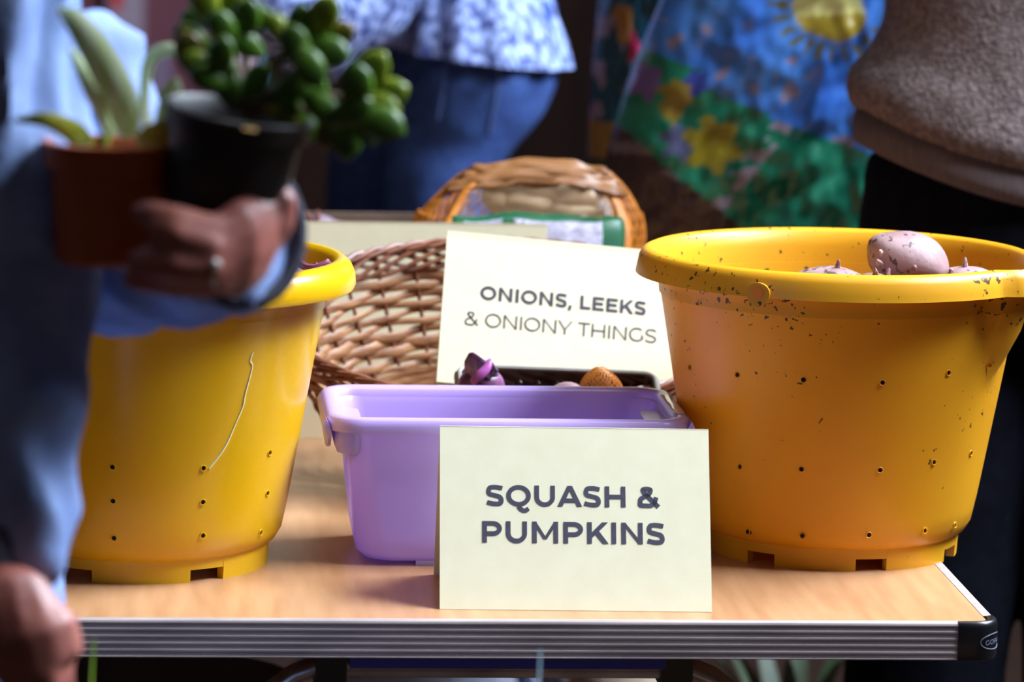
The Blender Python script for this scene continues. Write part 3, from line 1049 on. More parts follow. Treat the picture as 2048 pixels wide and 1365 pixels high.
def patch(name, m, u0, u1, v0, v1, k, nu=18, nv=10, wr=.0):
    rs = []
    for j in range(nv + 1):
        v = v0 + (v1 - v0) * j / nv
        row = []
        for i in range(nu + 1):
            u = R_(u0 + (u1 - u0) * i / nu)
            p = bag(u, v, k)
            p.y += wr * noise.noise(Vector((i * .7, j * .9, v0 * 9)))
            row.append(p)
        rs.append(row)
    vs = [p for r in rs for p in r]
    w = nu + 1
    fs = [(j * w + i, j * w + i + 1, (j + 1) * w + i + 1, (j + 1) * w + i) for j in range(nv) for i in range(nu)]
    o = MB().add(vs, fs).build(name, m, nb, angle=180)
    s_ = o.modifiers.new('t', 'SOLIDIFY')
    s_.thickness = .0006
    return o


film = mat('clear_film', (225, 190, 150), 0.15, (205, 165, 120), 12, alpha=0.10)
patch('clear_window', film, -126, -50, .80, .94, 1.05, wr=.006)
patch('film_fold', mat('brown_film', (176, 120, 72), 0.35, (142, 92, 52), 16, (1, 1, 4), alpha=.9), -150, -28, .915, 1.02, 1.10, wr=.008)
patch('net_gather', m_net, -50, -40, .46, .96, 1.05, 4, 10, .004)
patch('net_gather', m_net, -133, -125, .6, .96, 1.04, 4, 10, .004)
lab = patch('green_label', mat('green_label', (30, 104, 66), 0.4, (24, 88, 56), 20), -126, -48, .46, .815, 1.07, wr=.003)
patch('white_label_patch', mat('white_label_left', (184, 178, 196), 0.5, (150, 142, 165), 160, (1, 1, 3)), -117, -99, .50, .790, 1.10, wr=.002)
patch('white_label_patch', mat('white_label_right', (200, 194, 210), 0.5, (160, 152, 174), 160, (1, 1, 3)), -95, -64, .50, .790, 1.10, wr=.002)
m_bp = mat('bag_potato', (206, 176, 138), 0.6, (176, 140, 104), 18)
for x, y, r, a in ((1045, 402, (.032, .018, .013), .05), (995, 396, (.016, .016, .014), .2), (1160, 392, (.030, .018, .016), -.1), (1150, 420, (.03, .018, .012), 0), (1085, 378, (.024, .015, .009), .1)):
    k_ = {1045: 'long pale potato in the middle of the net bag window', 995: 'small potato at the left of the net bag window', 1160: 'pale potato at the upper right of the net bag window', 1150: 'pale potato just above the green label at right', 1085: 'thin potato under the top fold of the net bag'}[x]
    potato('potato', k_, at(x, y, NBY - .008), r, 0, a, [], m=m_bp, group='potatoes in the orange net bag', seed=x % 37)
for k, (dx, dz) in enumerate(((-.06, .035), (0, .035), (.06, .035), (-.05, .10), (.02, .105), (.07, .10), (-.06, .15), (.05, .155), (0, .15))):
    potato('potato', 'pale potato deeper inside the orange net bag', (cb.x + dx, NBY + .008, TZ + dz), (.036, .030, .030), k, .1, [], m=m_bp, group='hidden potatoes in the orange net bag', seed=60 + k)


# ================================================================== COMPOST SACKS
def sack(name, label, base, up, wid, hgt, depth, paint, nu=90, nv=130, fold=.006, yaw=0.0, group='compost sacks'):
    base = Vector(base)
    up = Vector(up).normalized()
    side = Vector((math.cos(yaw), math.sin(yaw), 0))
    side = (side - up * side.dot(up)).normalized()
    fw = side.cross(up).normalized()
    root = thing(name, label, 'sack', tuple(base), group)
    vs, fs, cols = [], [], []
    for sgn in (1, -1):
        o = len(vs)
        for j in range(nv + 1):
            v = j / nv
            for i in range(nu + 1):
                u = -1 + 2 * i / nu
                t = depth * (max(0, 1 - abs(u) ** 3.2) ** .6) * (max(0, 1 - abs(2 * v - 1) ** 7) ** .6)
                q = Vector((u * 2.2, v * 5, sgn * 3))
                wr = (noise.noise(q * 1.6) * 1.2 + noise.noise(Vector((u * 3 + v * 6, v * 14 - u * 5, sgn))) * .8 + .5 * noise.noise(q * 6)) * fold * (0.25 + .75 * (t / depth))
                p = base + side * (u * wid * (1 - .04 * math.cos(9 * v))) + up * (v * hgt) + fw * (sgn * (t + wr + .002))
                vs.append(p)
                cols.append(lin(paint(u, v)) if sgn > 0 else lin(paint(-u, v)))
        w = nu + 1
        for j in range(nv):
            for i in range(nu):
                fs.append((o + j * w + i, o + j * w + i + 1, o + (j + 1) * w + i + 1, o + (j + 1) * w + i))
    me = bpy.data.meshes.new('plastic_skin')
    me.from_pydata([tuple(p) for p in vs], [], fs)
    at_ = me.color_attributes.new('print', 'FLOAT_COLOR', 'POINT')
    for i, c_ in enumerate(cols):
        at_.data[i].color = (*c_, 1)
    bm = bmesh.new()
    bm.from_mesh(me)
    bmesh.ops.recalc_face_normals(bm, faces=bm.faces)
    bm.to_mesh(me)
    bm.free()
    m = mat('printed_plastic', (255, 255, 255), 0.24, (235, 235, 235), 9, attr='print', bump=.25, bscale=14, spec=.6)
    link('plastic_skin', me, m, root, angle=180)
    return root


SBY = 1.42


b1 = at(1418, 800, SBY)
b1.z = TZ + .046
u1 = at(1600, 130, SBY) - b1
u1n = u1.normalized()
s1n = Vector((math.cos(R_(-4)), math.sin(R_(-4)), 0))
s1n = (s1n - u1n * s1n.dot(u1n)).normalized()
SW, SH = .165, .62


def suv(x, y):
    """place of a printed motif on the sack's front"""
    p = at(x, y, SBY - .065) - b1
    return p.dot(s1n) / SW, p.dot(u1n) / SH


def interp(pts, u):
    if u <= pts[0][0]:
        return pts[0][1]
    for (a, b), (c_, d) in zip(pts, pts[1:]):
        if u <= c_:
            return b + (d - b) * (u - a) / (c_ - a)
    return pts[-1][1]


HOR = [suv(1310, 105), suv(1405, 145), suv(1425, 180), suv(1560, 240), suv(1690, 292)]
GRD = [suv(1268, 272), suv(1345, 345), suv(1480, 450), suv(1560, 500), suv(1640, 540)]
SUN = suv(1655, 22)
FLW = [(suv(1428, 290), .034, (150, 136, 40)), (suv(1362, 195), .020, (142, 120, 40)), (suv(1350, 225), .014, (150, 126, 44)), (suv(1365, 285), .022, (92, 96, 132)), (suv(1305, 170), .022, (112, 84, 140)), (suv(1400, 170), .016, (60, 70, 150))]


def paint1(u, v):
    du, dv = (u - SUN[0]) * SW, (v - SUN[1]) * SH
    r = math.hypot(du, dv * 1.3)
    if r < .040:
        return (214, 206, 130) if dv > -.004 + du * .45 else (158, 136, 46)
    a = math.degrees(math.atan2(dv, du)) % 360
    if .046 < r < .066 and 175 < a < 380 and (a % 17) < 7.5:
        return (104, 100, 50)
    for (fu, fv), fr, fc in FLW:
        d1, d2 = (u - fu) * SW, (v - fv) * SH
        if math.hypot(d1, d2) < fr * (.82 + .18 * math.cos(6 * math.atan2(d2, d1))):
            return fc
    if v > interp(HOR, u):
        n_ = noise.noise(Vector((u * 3, v * 9, 1)))
        n2 = noise.noise(Vector((u * 9, v * 40, 6)))
        if n2 > .28 and n_ > -.1 and v < SUN[1] - .09:
            return (150, 136, 160)
        return (70 + 22 * n_, 124 + 24 * n_, 206)
    if v > interp(GRD, u):
        n_ = noise.noise(Vector((u * 7, v * 22, 4)))
        if abs(u - .10 - (v - .45) * 1.3) < .06 and noise.noise(Vector((u * 12, v * 50, 4))) > -.05:
            return (150, 138, 150)
        return (34 + 26 * n_, 118 + 30 * n_, 88 + 22 * n_)
    n_ = noise.noise(Vector((u * 6, v * 13, 8)))
    if math.sin(v * 120 - u * 14) > .35 and u < -.45 and v > .2:
        return (112, 98, 106)
    return (66 + 14 * n_, 46 + 10 * n_, 42 + 10 * n_)


sack('compost_sack', 'blue and green plastic compost sack printed with a yellow sun, leaning behind the net bag', b1, u1, SW, SH, .085, paint1, fold=.010, yaw=R_(-4))


def paint2(u, v):
    n_ = noise.noise(Vector((u * 4, v * 9, 2)))
    if .38 < v < .55 and u > -.55 and noise.noise(Vector((u * 4, v * 18, 5))) > -.15:
        return (176, 40, 82)
    if .53 < v < .60 and n_ > .05:
        return (150, 104, 50)
    if v < .37:
        return (130, 96, 44) if v > .30 else (50, 60, 40)
    if noise.noise(Vector((u * 5, v * 22, 3))) > .22:
        return (130, 110, 128)
    return (20, 62 + 14 * n_, 78 + 16 * n_)


b2 = at(1290, 760, 1.70)
b2.z = TZ + .002
sack('compost_sack', 'dark teal plastic sack with magenta flowers, half hidden behind the blue and green sack', b2, Vector((.02, 0, 1)), .075, .60, .05, paint2, fold=.006)

# ================================================================== UNDER THE TABLE
for k, (px_, w_, h_, c_, lb) in enumerate(((850, .26, .455, (176, 182, 214), 'pale blue plastic crate under the table, left of centre'), (1275, .15, .452, (118, 92, 82), 'brown plastic crate under the table, right of centre'))):
    q = at(px_, 1352, 1.42)
    h_ = q.z - .02
    cr = thing('storage_crate', lb, 'crate', (q.x, 1.52, 0), 'crates under the table')
    m_ = mat('crate_%d' % k, c_, .5)
    for (a, b, c2, d) in ((-1, -1, 1, -.97), (-1, .97, 1, 1), (-1, -.97, -.97, .97), (.97, -.97, 1, .97)):
        MB().box((q.x + a * w_ / 2, 1.52 + b * .13, 0), (q.x + c2 * w_ / 2, 1.52 + d * .13, h_)).build('side', m_, cr, smooth=False)
    MB().box((q.x - w_ / 2, 1.39, .0), (q.x + w_ / 2, 1.65, .01)).build('base', m_, cr, smooth=False)
    for z in (.12, .22, h_ - .02):
        MB().tube(rrect(q.x, 1.52, w_ / 2 + .004, .134, .01, z, 3), .005, 6, loop=True).build('rim_band', m_, cr)
    tag(MB().ball((q.x, 1.52, h_ - .012), (w_ * .43, .11, .042), None, 24, 12, lambda d: 1 + .15 * noise.noise(d * 3)).build('folded_cloth', mat('cloth_%d' % k, ((214, 218, 240), (176, 150, 128))[k], .8, bump=.4, bscale=30)), ('pale bluish cloth bundled in the crate under the table', 'light brown cloth bundled in the crate under the table')[k], 'cloth')
    MB().box((q.x - w_ * .45, 1.41, .01), (q.x + w_ * .45, 1.63, h_ - .06)).build('inner_pad', m_, cr, smooth=False)
# a stool with pale tube legs by the shopper
stl = thing('metal_stool', 'metal stool with pale tube legs under the left end of the table', 'stool', (at(270, 1360, .55).x, .55, 0))
sx_ = at(270, 1360, .55).x
MB().lathe([(0, .52), (.13, .52), (.14, .535), (.13, .55), (0, .55)], 32).xf(Matrix.Translation((sx_ + .02, .62, 0))).build('seat', mat('stool_seat', (60, 48, 44), .6), stl)
for x_, y_, k in ((218, 0, 0), (320, 0, 1), (330, .18, 2), (215, .18, 3)):
    q = at(x_, 1335, .55 + y_)
    MB().tube([(q.x * 1.0 + (q.x - sx_) * .15, .55 + y_, 0), (q.x, .55 + y_ + .0, .53)], .009, 8).build('leg', mat('pale_tube', (150, 146, 158), .4, metal=.6), stl)
# plant on the floor under the right side
def strap_leaf(p0, d, L, w, bend, n=9, fold=.25, th=.0008):
    """pointed strap leaf starting at p0 along d, arching down by bend"""
    p0, d = Vector(p0), Vector(d).normalized()
    side = d.cross(Vector((0, 0, 1)))
    side = side.normalized() if side.length > 1e-3 else Vector((1, 0, 0))
    rs = []
    p = p0.copy()
    for i in range(n + 1):
        t = i / n
        dd = (d + Vector((0, 0, -bend * t * t))).normalized()
        nn = side.cross(dd).normalized()
        ww = w * (.55 + .9 * t - 1.45 * t * t * t) if t < 1 else .0003
        ww = max(ww, .0003)
        rs.append([p - side * ww + nn * ww * fold, p - nn * th, p + side * ww + nn * ww * fold, p + nn * th])
        p = p + dd * (L / n)
    return MB().rings(rs)


pg = thing('potted_plant', 'small green plant on the floor under the right side of the table', 'plant', (at(1590, 1345, 1.5).x, 1.5, 0))
qx = at(1590, 1345, 1.5).x
MB().lathe([(0, .0), (.08, .0), (.11, .20), (.12, .20), (.12, .22), (.105, .22), (.10, .19), (0, .19)], 32).xf(Matrix.Translation((qx, 1.5, 0))).build('pot', mat('dull_pot', (90, 60, 44), .7), pg)
for k in range(12):
    a = 2 * PI * k / 12 + .3
    strap_leaf((qx, 1.5, .19), (math.cos(a) * .4, math.sin(a) * .4, 1), .26, .014, .9).build('leaf', mat('dull_leaf', (36, 52, 20), .6), pg)

# ================================================================== BACK WALL
def wall_at(x, y):
    return at(x, y, Y1 - .01)


def wall_panel(name, label, cat, x0, x1, y0, y1, m, th=.02):
    a, b = wall_at(x0, y1), wall_at(x1, y0)
    return tag(MB().box((a.x, Y1 - th, a.z), (b.x, Y1, b.z)).build(name, m, smooth=False), label, cat)


pk = mat('mauve_paint', (112, 62, 74), .8, (96, 52, 62), 2)
wall_panel('painted_panel', 'dull red-mauve painted panel on the back wall', 'panel', 150, 520, -250, 420, pk, .01)
po_ = wall_at(255, 500)
tag(MB().box((wall_at(215, 0).x, Y1 - .06, 0), (wall_at(288, 0).x, Y1 - .01, 2.2)).build('door_post', mat('mauve_white_post', (168, 150, 166), .6, (156, 138, 154), 3), smooth=False), 'pale mauve door post between the coat and the plants', 'post')
for k, (y0, y1, c_) in enumerate(((-60, 18, (220, 40, 52)), (58, 128, (120, 16, 20)))):
    a, b = at(223, y1, Y1 - .065), at(246, y0, Y1 - .065)
    tag(MB().box((a.x, Y1 - .064, a.z), (b.x, Y1 - .06, b.z)).build('red_tape', mat('red_tape_%d' % k, c_, .5), smooth=False), ('bright red tape block at the top of the pale post', 'dark red tape block lower on the pale post')[k], 'tape')
a, b = at(300, 190, Y1 - .02), at(345, 95, Y1 - .02)
tag(MB().box((a.x, Y1 - .03, a.z), (b.x, Y1 - .01, b.z)).build('poster', mat('lilac_poster', (134, 112, 138), .6), smooth=False), 'lilac poster on the red-mauve panel beside the black pot', 'poster')
q = at(497, 100, 4.0)
tag(MB().box((at(482, 100, 4).x, 4.0, 0), (at(512, 100, 4).x, 4.03, 2.0)).build('pale_pole', mat('pale_pink_pole', (224, 190, 206), .6), smooth=False), 'pale pink upright pole seen between the succulent leaves', 'pole')
tag(MB().box((at(514, 100, 4).x, 4.0, 0), (at(532, 100, 4).x, 4.03, 2.0)).build('blue_pole', mat('slate_blue_pole', (62, 92, 128), .6), smooth=False), 'slate blue upright pole beside the pale pink one', 'pole')

# ================================================================== PEOPLE
m_skin = mat('skin', (164, 98, 84), 0.5, (146, 82, 70), 30, sss=.1)


def head(mb, c, face, r=.1):
    """skull, jaw, nose, ears in one mass"""
    c = Vector(c)
    f = Vector(face).normalized()
    s = Vector((-f.y, f.x, 0))
    mb.ball(c + Vector((0, 0, .02)), (.078, .092, .105), Matrix((s, f, Vector((0, 0, 1)))).transposed())
    mb.ball(c + f * .025 - Vector((0, 0, .055)), (.055, .06, .06), Matrix((s, f, Vector((0, 0, 1)))).transposed())
    mb.tube([c + f * .085 + Vector((0, 0, .02)), c + f * .108 - Vector((0, 0, .02)), c + f * .09 - Vector((0, 0, .03))], [.008, .013, .01], 8)
    for k in (-1, 1):
        mb.ball(c + s * (.078 * k), (.012, .02, .03), Matrix((s, f, Vector((0, 0, 1)))).transposed())
        mb.ball(c + f * .082 + s * (.032 * k) + Vector((0, 0, .012)), .012)


def simple_hand(mb, wrist, d, thumb, curl=.6):
    """palm and five fingers from a wrist along d"""
    w, d, th = Vector(wrist), Vector(d).normalized(), Vector(thumb).normalized()
    nrm = d.cross(th).normalized()
    mb.tube([w - d * .02, w + d * .03, w + d * .07, w + d * .09], [.027, .036, .040, .036], 12, flat=.45, up=th)
    for k, L in enumerate((.070, .078, .072, .056)):
        o = w + d * .082 + th * (.027 - .018 * k)
        p1 = o + d * L * .45
        p2 = p1 + (d + nrm * curl).normalized() * L * .33
        p3 = p2 + (d * .5 + nrm * curl * 1.3).normalized() * L * .3
        mb.tube([o - d * .02, o, p1, p2, p3], [.0095, .0095, .0088, .0082, .0065], 8)
    mb.tube([w + d * .02 + th * .02, w + d * .045 + th * .045, w + d * .075 + th * .055, w + d * .095 + th * .052], [.014, .012, .010, .008], 8)


def hair(c, face, m, parent):
    c = Vector(c)
    f = Vector(face).normalized()
    s = Vector((-f.y, f.x, 0))
    mb = MB()
    mb.ball(c + Vector((0, 0, .035)) - f * .018, (.088, .092, .105), Matrix((s, f, Vector((0, 0, 1)))).transposed())
    mb.ball(c - f * .05 - Vector((0, 0, .03)), (.078, .055, .085), Matrix((s, f, Vector((0, 0, 1)))).transposed())
    link('hair', fused(mb, 'hair', .01, 2), m, parent)


# ---------------- the shopper in the blue coat, at the left front
AY = -.66


def A(x, y, dy=0.0):
    return at(x, y, AY + dy)


pa = thing('person', 'person in a washed blue coat carrying two plant pots, left front', 'person', (A(-170, 700).x, AY + .14, 0))
tx_ = A(-345, 300, .14).x
shR, shL = A(-200, -560, -.03), A(-220, -560, .33)
elR, wrR = A(30, 500, .02), A(-12, 1165, -.04)
elL, wrL = A(110, 530, .20), A(468, 462, -.01)
body = MB()
body.tube([(tx_, AY + .14, .80), (tx_, AY + .14, 1.0), (tx_, AY + .14, 1.2), (tx_, AY + .14, 1.38), (tx_, AY + .14, 1.42)], [.12, .115, .125, .13, .06], 20, flat=1.2, up=(1, 0, 0))
body.tube([(tx_, AY + .14, 1.38), (tx_ + .02, AY + .14, 1.50)], .055, 12)
hc = Vector((tx_ + .05, AY + .14, 1.58))
head(body, hc, (1, .35, 0))
for k, (yo) in enumerate((.05, .24)):
    body.tube([(tx_, AY + yo, .88), (tx_ + .01, AY + yo, .5), (tx_ - .01, AY + yo, .09), (tx_ + .0, AY + yo, .05)], [.078, .055, .038, .04], 12)
    body.tube([(tx_ - .05, AY + yo, .035), (tx_ + .05, AY + yo, .035), (tx_ + .16, AY + yo, .025)], [.034, .04, .022], 10)
for s_, e_, w_ in ((shR, elR, wrR), (shL, elL, wrL)):
    body.tube([(tx_, AY + .14, 1.36), s_], [.05, .045], 10)
    body.tube([s_, e_, w_], [.042, .034, .024], 12)
# left hand wrapped round the pots
body.tube([wrL, A(515, 470, -.045), A(500, 485, -.075), A(468, 500, -.095), A(438, 508, -.102)], [.024, .026, .030, .030, .024], 12, flat=.55, up=(.2, 0, 1))
body.tube([A(490, 478, -0.092), A(425, 462, -0.106), A(345, 440, -0.108), A(300, 428, -0.102), A(275, 425, -0.094)], [.0100, .0098, .0095, .0085, .0068], 10)
body.tube([A(485, 505, -0.096), A(420, 496, -0.112), A(350, 470, -0.114), A(305, 452, -0.108)], [.0100, .0096, .0090, .0070], 10)
body.tube([A(480, 525, -0.094), A(420, 535, -0.112), A(345, 532, -0.116), A(295, 524, -0.108), A(268, 520, -0.098)], [.0100, .0100, .0098, .0090, .0070], 10)
body.tube([A(490, 540, -0.090), A(430, 566, -0.105), A(345, 568, -0.108), A(285, 560, -0.100), A(255, 556, -0.092)], [.0095, .0090, .0086, .0080, .0062], 10)
body.tube([A(525, 462, -.06), A(552, 432, -.066), A(560, 402, -.066), A(552, 376, -.06)], [.016, .013, .011, .008], 10)
# right hand hanging at the lower left
body.tube([wrR, A(18, 1200, -.08), A(56, 1270, -.085), A(70, 1330, -.085)], [.024, .026, .031, .030], 12, flat=.75, up=(1, 0, 0))
for k, (x, dx, dy) in enumerate(((112, 8, -.085), (88, 4, -.098), (58, 0, -.098), (30, -4, -.09))):
    body.tube([A(x * .8 + 10, 1300, dy + .008), A(x + 4, 1350, dy), A(x + dx, 1430, dy + .004), A(x + dx - 6, 1490, dy + .015), A(x + dx - 16, 1525, dy + .022)], [.0105, .0102, .0095, .0085, .0065], 9)
body.tube([A(70, 1220, -.075), A(106, 1275, -.068), A(118, 1325, -.065), A(118, 1370, -.066)], [.014, .0125, .0105, .008], 9)
pbody = link('body', fused(body, 'body', .0034, 2), m_skin, pa)
rg = []
for i in range(20):
    t = 2 * PI * i / 20
    q = A(433, 535, -.110)
    rg.append(q + Vector((.002 * math.cos(t), .0108 * math.cos(t), .0108 * math.sin(t))))
MB().tube(rg, .0012, 6, loop=True).build('finger_ring', mat('silver_ring', (220, 214, 190), .2, metal=1), pbody)
MB().ball(A(432, 528, -.123), .0028).build('ring_stone', mat('ring_stone', (235, 230, 225), .1), pbody)
hair(hc, (1, .35, 0), mat('brown_hair', (70, 50, 40), .6), pa)


def fold(amp, sc, st=(1, 1, 1)):
    def f(co):
        q = Vector((co.x * st[0], co.y * st[1], co.z * st[2])) * sc
        n_ = noise.noise(q)
        return amp * ((1 - abs(n_) * 2.2) * .8 + .5 * noise.noise(q * 2.3 + Vector((3, 1, 5))))
    return f


coat = MB()
zs = [.62, .80, 1.0, 1.15, 1.3, 1.40, 1.44]
coat.tube([(tx_ + (.01 if z < 1.2 else 0), AY + .15, z) for z in zs], [.125, .13, .13, .14, .14, .12, .07], 24, flat=1.25, up=(1, 0, 0))
for s_, e_, w_, r in ((shR, elR, wrR, (.062, .048, .034)), (shL, elL, wrL, (.062, .048, .041))):
    coat.tube([(tx_, AY + .15, 1.36), s_], [.07, .064], 12)
    mid1, mid2 = s_.lerp(e_, .5), e_.lerp(w_, .5)
    wc = e_.lerp(w_, .97)
    coat.tube([s_, mid1, e_, mid2, wc], [r[0], r[0] * .93, r[1], (r[1] + r[2]) / 2, r[2]], 18)
# wide cuff round the left wrist, and the coat front swelling behind the pots
cu0 = elL.lerp(wrL, .80)
coat.tube([elL.lerp(wrL, .6), elL.lerp(wrL, .85), wrL + (wrL - elL).normalized() * .008], [.042, .043, .043], 24)
coat.tube([A(120, 60, .10), A(200, 200, .10), A(190, 420, .08)], [.03, .036, .04], 14)
m_coat = mat('washed_blue_cotton', (138, 162, 212), 0.75, (116, 138, 190), 26, bump=.2, bscale=160)
link('coat', fused(coat, 'coat', .006, 3, fold(.012, 12, (1.5, 1.5, .8))), m_coat, pa)
# dark cuff openings
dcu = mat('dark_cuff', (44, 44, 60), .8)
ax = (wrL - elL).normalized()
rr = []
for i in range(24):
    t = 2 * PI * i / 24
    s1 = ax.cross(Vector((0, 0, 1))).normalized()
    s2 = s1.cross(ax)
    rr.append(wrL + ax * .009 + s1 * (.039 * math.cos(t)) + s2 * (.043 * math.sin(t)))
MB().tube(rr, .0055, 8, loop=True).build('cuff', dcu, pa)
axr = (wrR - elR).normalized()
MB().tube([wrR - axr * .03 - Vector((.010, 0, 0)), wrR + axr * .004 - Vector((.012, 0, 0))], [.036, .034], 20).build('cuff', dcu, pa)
leg = MB()
for yo in (.05, .24):
    leg.tube([(tx_, AY + yo + .01, .86), (tx_ + .01, AY + yo, .5), (tx_ - .01, AY + yo, .10)], [.098, .078, .066], 16)
leg.ball((tx_, AY + .14, .86), (.12, .17, .12))
link('trousers', fused(leg, 'trousers', .012, 3, fold(.004, 9)), mat('dark_trousers', (34, 36, 46), .8, spec=.1), pa)
for yo in (.05, .24):
    sh_ = MB()
    sh_.tube([(tx_ - .07, AY + yo, .04), (tx_ + .05, AY + yo, .045), (tx_ + .17, AY + yo, .03), (tx_ + .185, AY + yo, .025)], [.042, .05, .034, .02], 14)
    link('shoe', fused(sh_, 'shoe', .008, 2), mat('dark_shoe', (30, 26, 24), .5), pa)


# ---------------- the pots being carried
def plant_pot(name, label, c, axis, rt, rb, h, lip, m, soil, face=None):
    c, ax = Vector(c), Vector(axis).normalized()
    root = thing(name, label, 'plant', tuple(c))
    Q = Vector((0, 0, 1)).rotation_difference(ax).to_matrix().to_4x4()
    M = Matrix.Translation(c) @ Q
    prof = [(0, 0), (rb - .003, 0), (rb, .003), (rt - .004, h - lip), (rt - .0005, h - lip + .001), (rt, h - .002), (rt + .0015, h), (rt - .001, h + .0008), (rt - .003, h - .001), (rt - .006, h - lip), (rb - .003, .004), (0, .004)]
    MB().lathe(prof, 48).xf(M).build('pot', m, root, angle=35)
    MB().lathe([(0, h - .010), (rt * .5, h - .0105), (rt - .005, h - .012), (rt - .006, h - .016), (0, h - .016)], 32).xf(M).build('soil', soil, root)
    return root, M


m_soil = mat('potting_soil', (52, 40, 38), .95, (30, 22, 22), 120, bump=.6, bscale=200)
m_grit = mat('pale_grit', (120, 112, 118), .9, (84, 76, 80), 150, bump=.6, bscale=200)
rim_c = A(478, 222, -.06)
bot_c = A(446, 430, -.055)
axb = rim_c - bot_c
jade, JM = plant_pot('succulent_plant', 'jade succulent with red-edged leaves in a tilted black plastic pot', bot_c, axb, .0425, .0335, axb.length, .012, mat('black_pot', (18, 18, 20), .5, (12, 12, 13), 30), m_soil)
lt = axb.normalized()
MB().tube([rim_c + lt * -.006 + Vector((.002, -.042, .0)), rim_c + lt * -.006 + Vector((.010, -.0425, -.001))], .0035, 6, flat=.3, up=(0, -1, 0)).build('plant_tag', mat('tan_tag', (200, 160, 90), .6), jade)
# stems and fleshy leaves
leafmb = MB()
rs = []
for i in range(9):
    t = i / 8
    w = .0100 * (math.sin(PI * min(1, t * .93 + .04)) ** .62) * (.62 + .5 * t)
    if i == 0:
        w = .0018
    if i == 8:
        w = .0012
    z = .0030 * math.sin(PI * t * .9 + .2)
    rs.append([Vector((w * math.cos(a), .0018 * math.sin(a) * (.5 + math.sin(PI * (t * .85 + .08))) + z * 1.2, .030 * t)) for a in [2 * PI * k / 10 for k in range(10)]])
leafmb.rings(rs)
lm = leafmb.mesh('leaf')
lm.polygons.foreach_set('use_smooth', [True] * len(lm.polygons))
m_jl = mat('jade_leaf', (86, 126, 26), .35, (50, 88, 16), 60, transl=.12)
m_jy = mat('jade_leaf_tip', (150, 156, 34), .35, (104, 132, 24), 60, transl=.12)
m_jr = mat('jade_leaf_red', (140, 84, 22), .35, (80, 104, 24), 80, transl=.12)
lms = []
for m_ in (m_jl, m_jl, m_jy, m_jr):
    k = lm.copy()
    k.materials.append(m_)
    lms.append(k)
base_ = rim_c - lt * .012
stems = [
    ([(478, 215, -.045), (470, 140, -.05), (430, 70, -.05), (415, 15, -.05)], None),
    ([(478, 215, -.045), (490, 120, -.03), (495, 40, -.02)], None),
    ([(485, 215, -.045), (530, 150, -.06), (590, 90, -.065), (635, 50, -.06)], None),
    ([(490, 215, -.045), (560, 170, -.07), (620, 120, -.075)], None),
    ([(490, 220, -.045), (560, 190, -.06), (640, 190, -.065), (725, 205, -.06)], None),
    ([(490, 225, -.045), (570, 220, -.05), (640, 225, -.05), (690, 245, -.045)], None),
    ([(470, 215, -.045), (420, 160, -.06), (385, 120, -.06)], None),
    ([(474, 210, -.045), (450, 150, -.075), (440, 100, -.08)], None)]
m_stem = mat('jade_stem', (90, 66, 40), .6, (70, 50, 30), 60)
for pts, _ in stems:
    pp_ = catmull([A(*p) for p in pts], 5)
    MB().tube(pp_, [.0042 - .0022 * i / len(pp_) for i in range(len(pp_))], 7).build('stem', m_stem, jade)


def jleaf(x, y, dy, ang, sc, kind, tilt=None):
    """leaf whose middle sits at x, y; ang = direction it points in the picture plane, 0 = up, clockwise"""
    a = R_(ang)
    d = Vector((math.sin(a), -.25 if tilt is None else tilt, math.cos(a))).normalized()
    side = d.cross(Vector((.1, -1, .25))).normalized()
    nn = side.cross(d).normalized()
    M3 = Matrix((side, nn, d)).transposed()
    p = A(x, y, dy) - d * (.015 * sc)
    M = Matrix.Translation(p) @ M3.to_4x4() @ Matrix.Diagonal((sc, sc, sc, 1))
    link('leaf', lms[kind], None, jade, smooth=False, M=M)


for l_ in ((410, 12, -.06, -20, .95, 2), (455, 5, -.05, 20, .9, 2), (490, 42, -.06, 10, .95, 0), (500, 35, -.05, 70, .8, 0), (520, 40, -.055, 95, .7, 1),
           (378, 108, -.07, -15, 1.0, 3), (400, 130, -.075, -60, .8, 2), (420, 160, -.085, -70, .9, 0), (450, 165, -.08, 160, .9, 1), 
           (555, 58, -.065, -40, .75, 2), (600, 55, -.07, 0, 1.0, 0), (640, 38, -.07, 30, 1.1, 2), (670, 75, -.065, 60, .9, 3), (645, 105, -.075, 95, 1.1, 0), (590, 95, -.08, -20, 1.0, 0), (615, 130, -.085, 150, 1.0, 1), 
           (625, 180, -.07, -30, 1.0, 0), (600, 175, -.075, -80, .9, 0), (735, 150, -.065, 35, 1.15, 2), (712, 180, -.08, 0, 1.1, 0), (765, 195, -.065, 65, 1.1, 2), (750, 215, -.07, 95, 1.0, 2), (755, 245, -.075, 110, 1.15, 0), (725, 250, -.07, 150, .9, 0), (690, 268, -.065, 175, 1.05, 1), (660, 255, -.06, -160, .9, 3), (640, 215, -.075, 120, .9, 1), (700, 225, -.08, 60, 1.0, 0),
           (575, 200, -.07, -30, .8, 1), (560, 225, -.06, 120, .8, 3), (605, 245, -.05, 170, .9, 1), (510, 165, -.07, 30, .9, 1), (490, 90, -.06, -60, .9, 1), (400, 40, -.045, -80, .8, 1), (385, 80, -.06, -60, .9, 1), (445, 60, -.07, -30, .9, 0), (440, 115, -.085, 10, .9, 1), (430, 135, -.08, 100, .9, 0)):
    jleaf(*l_)

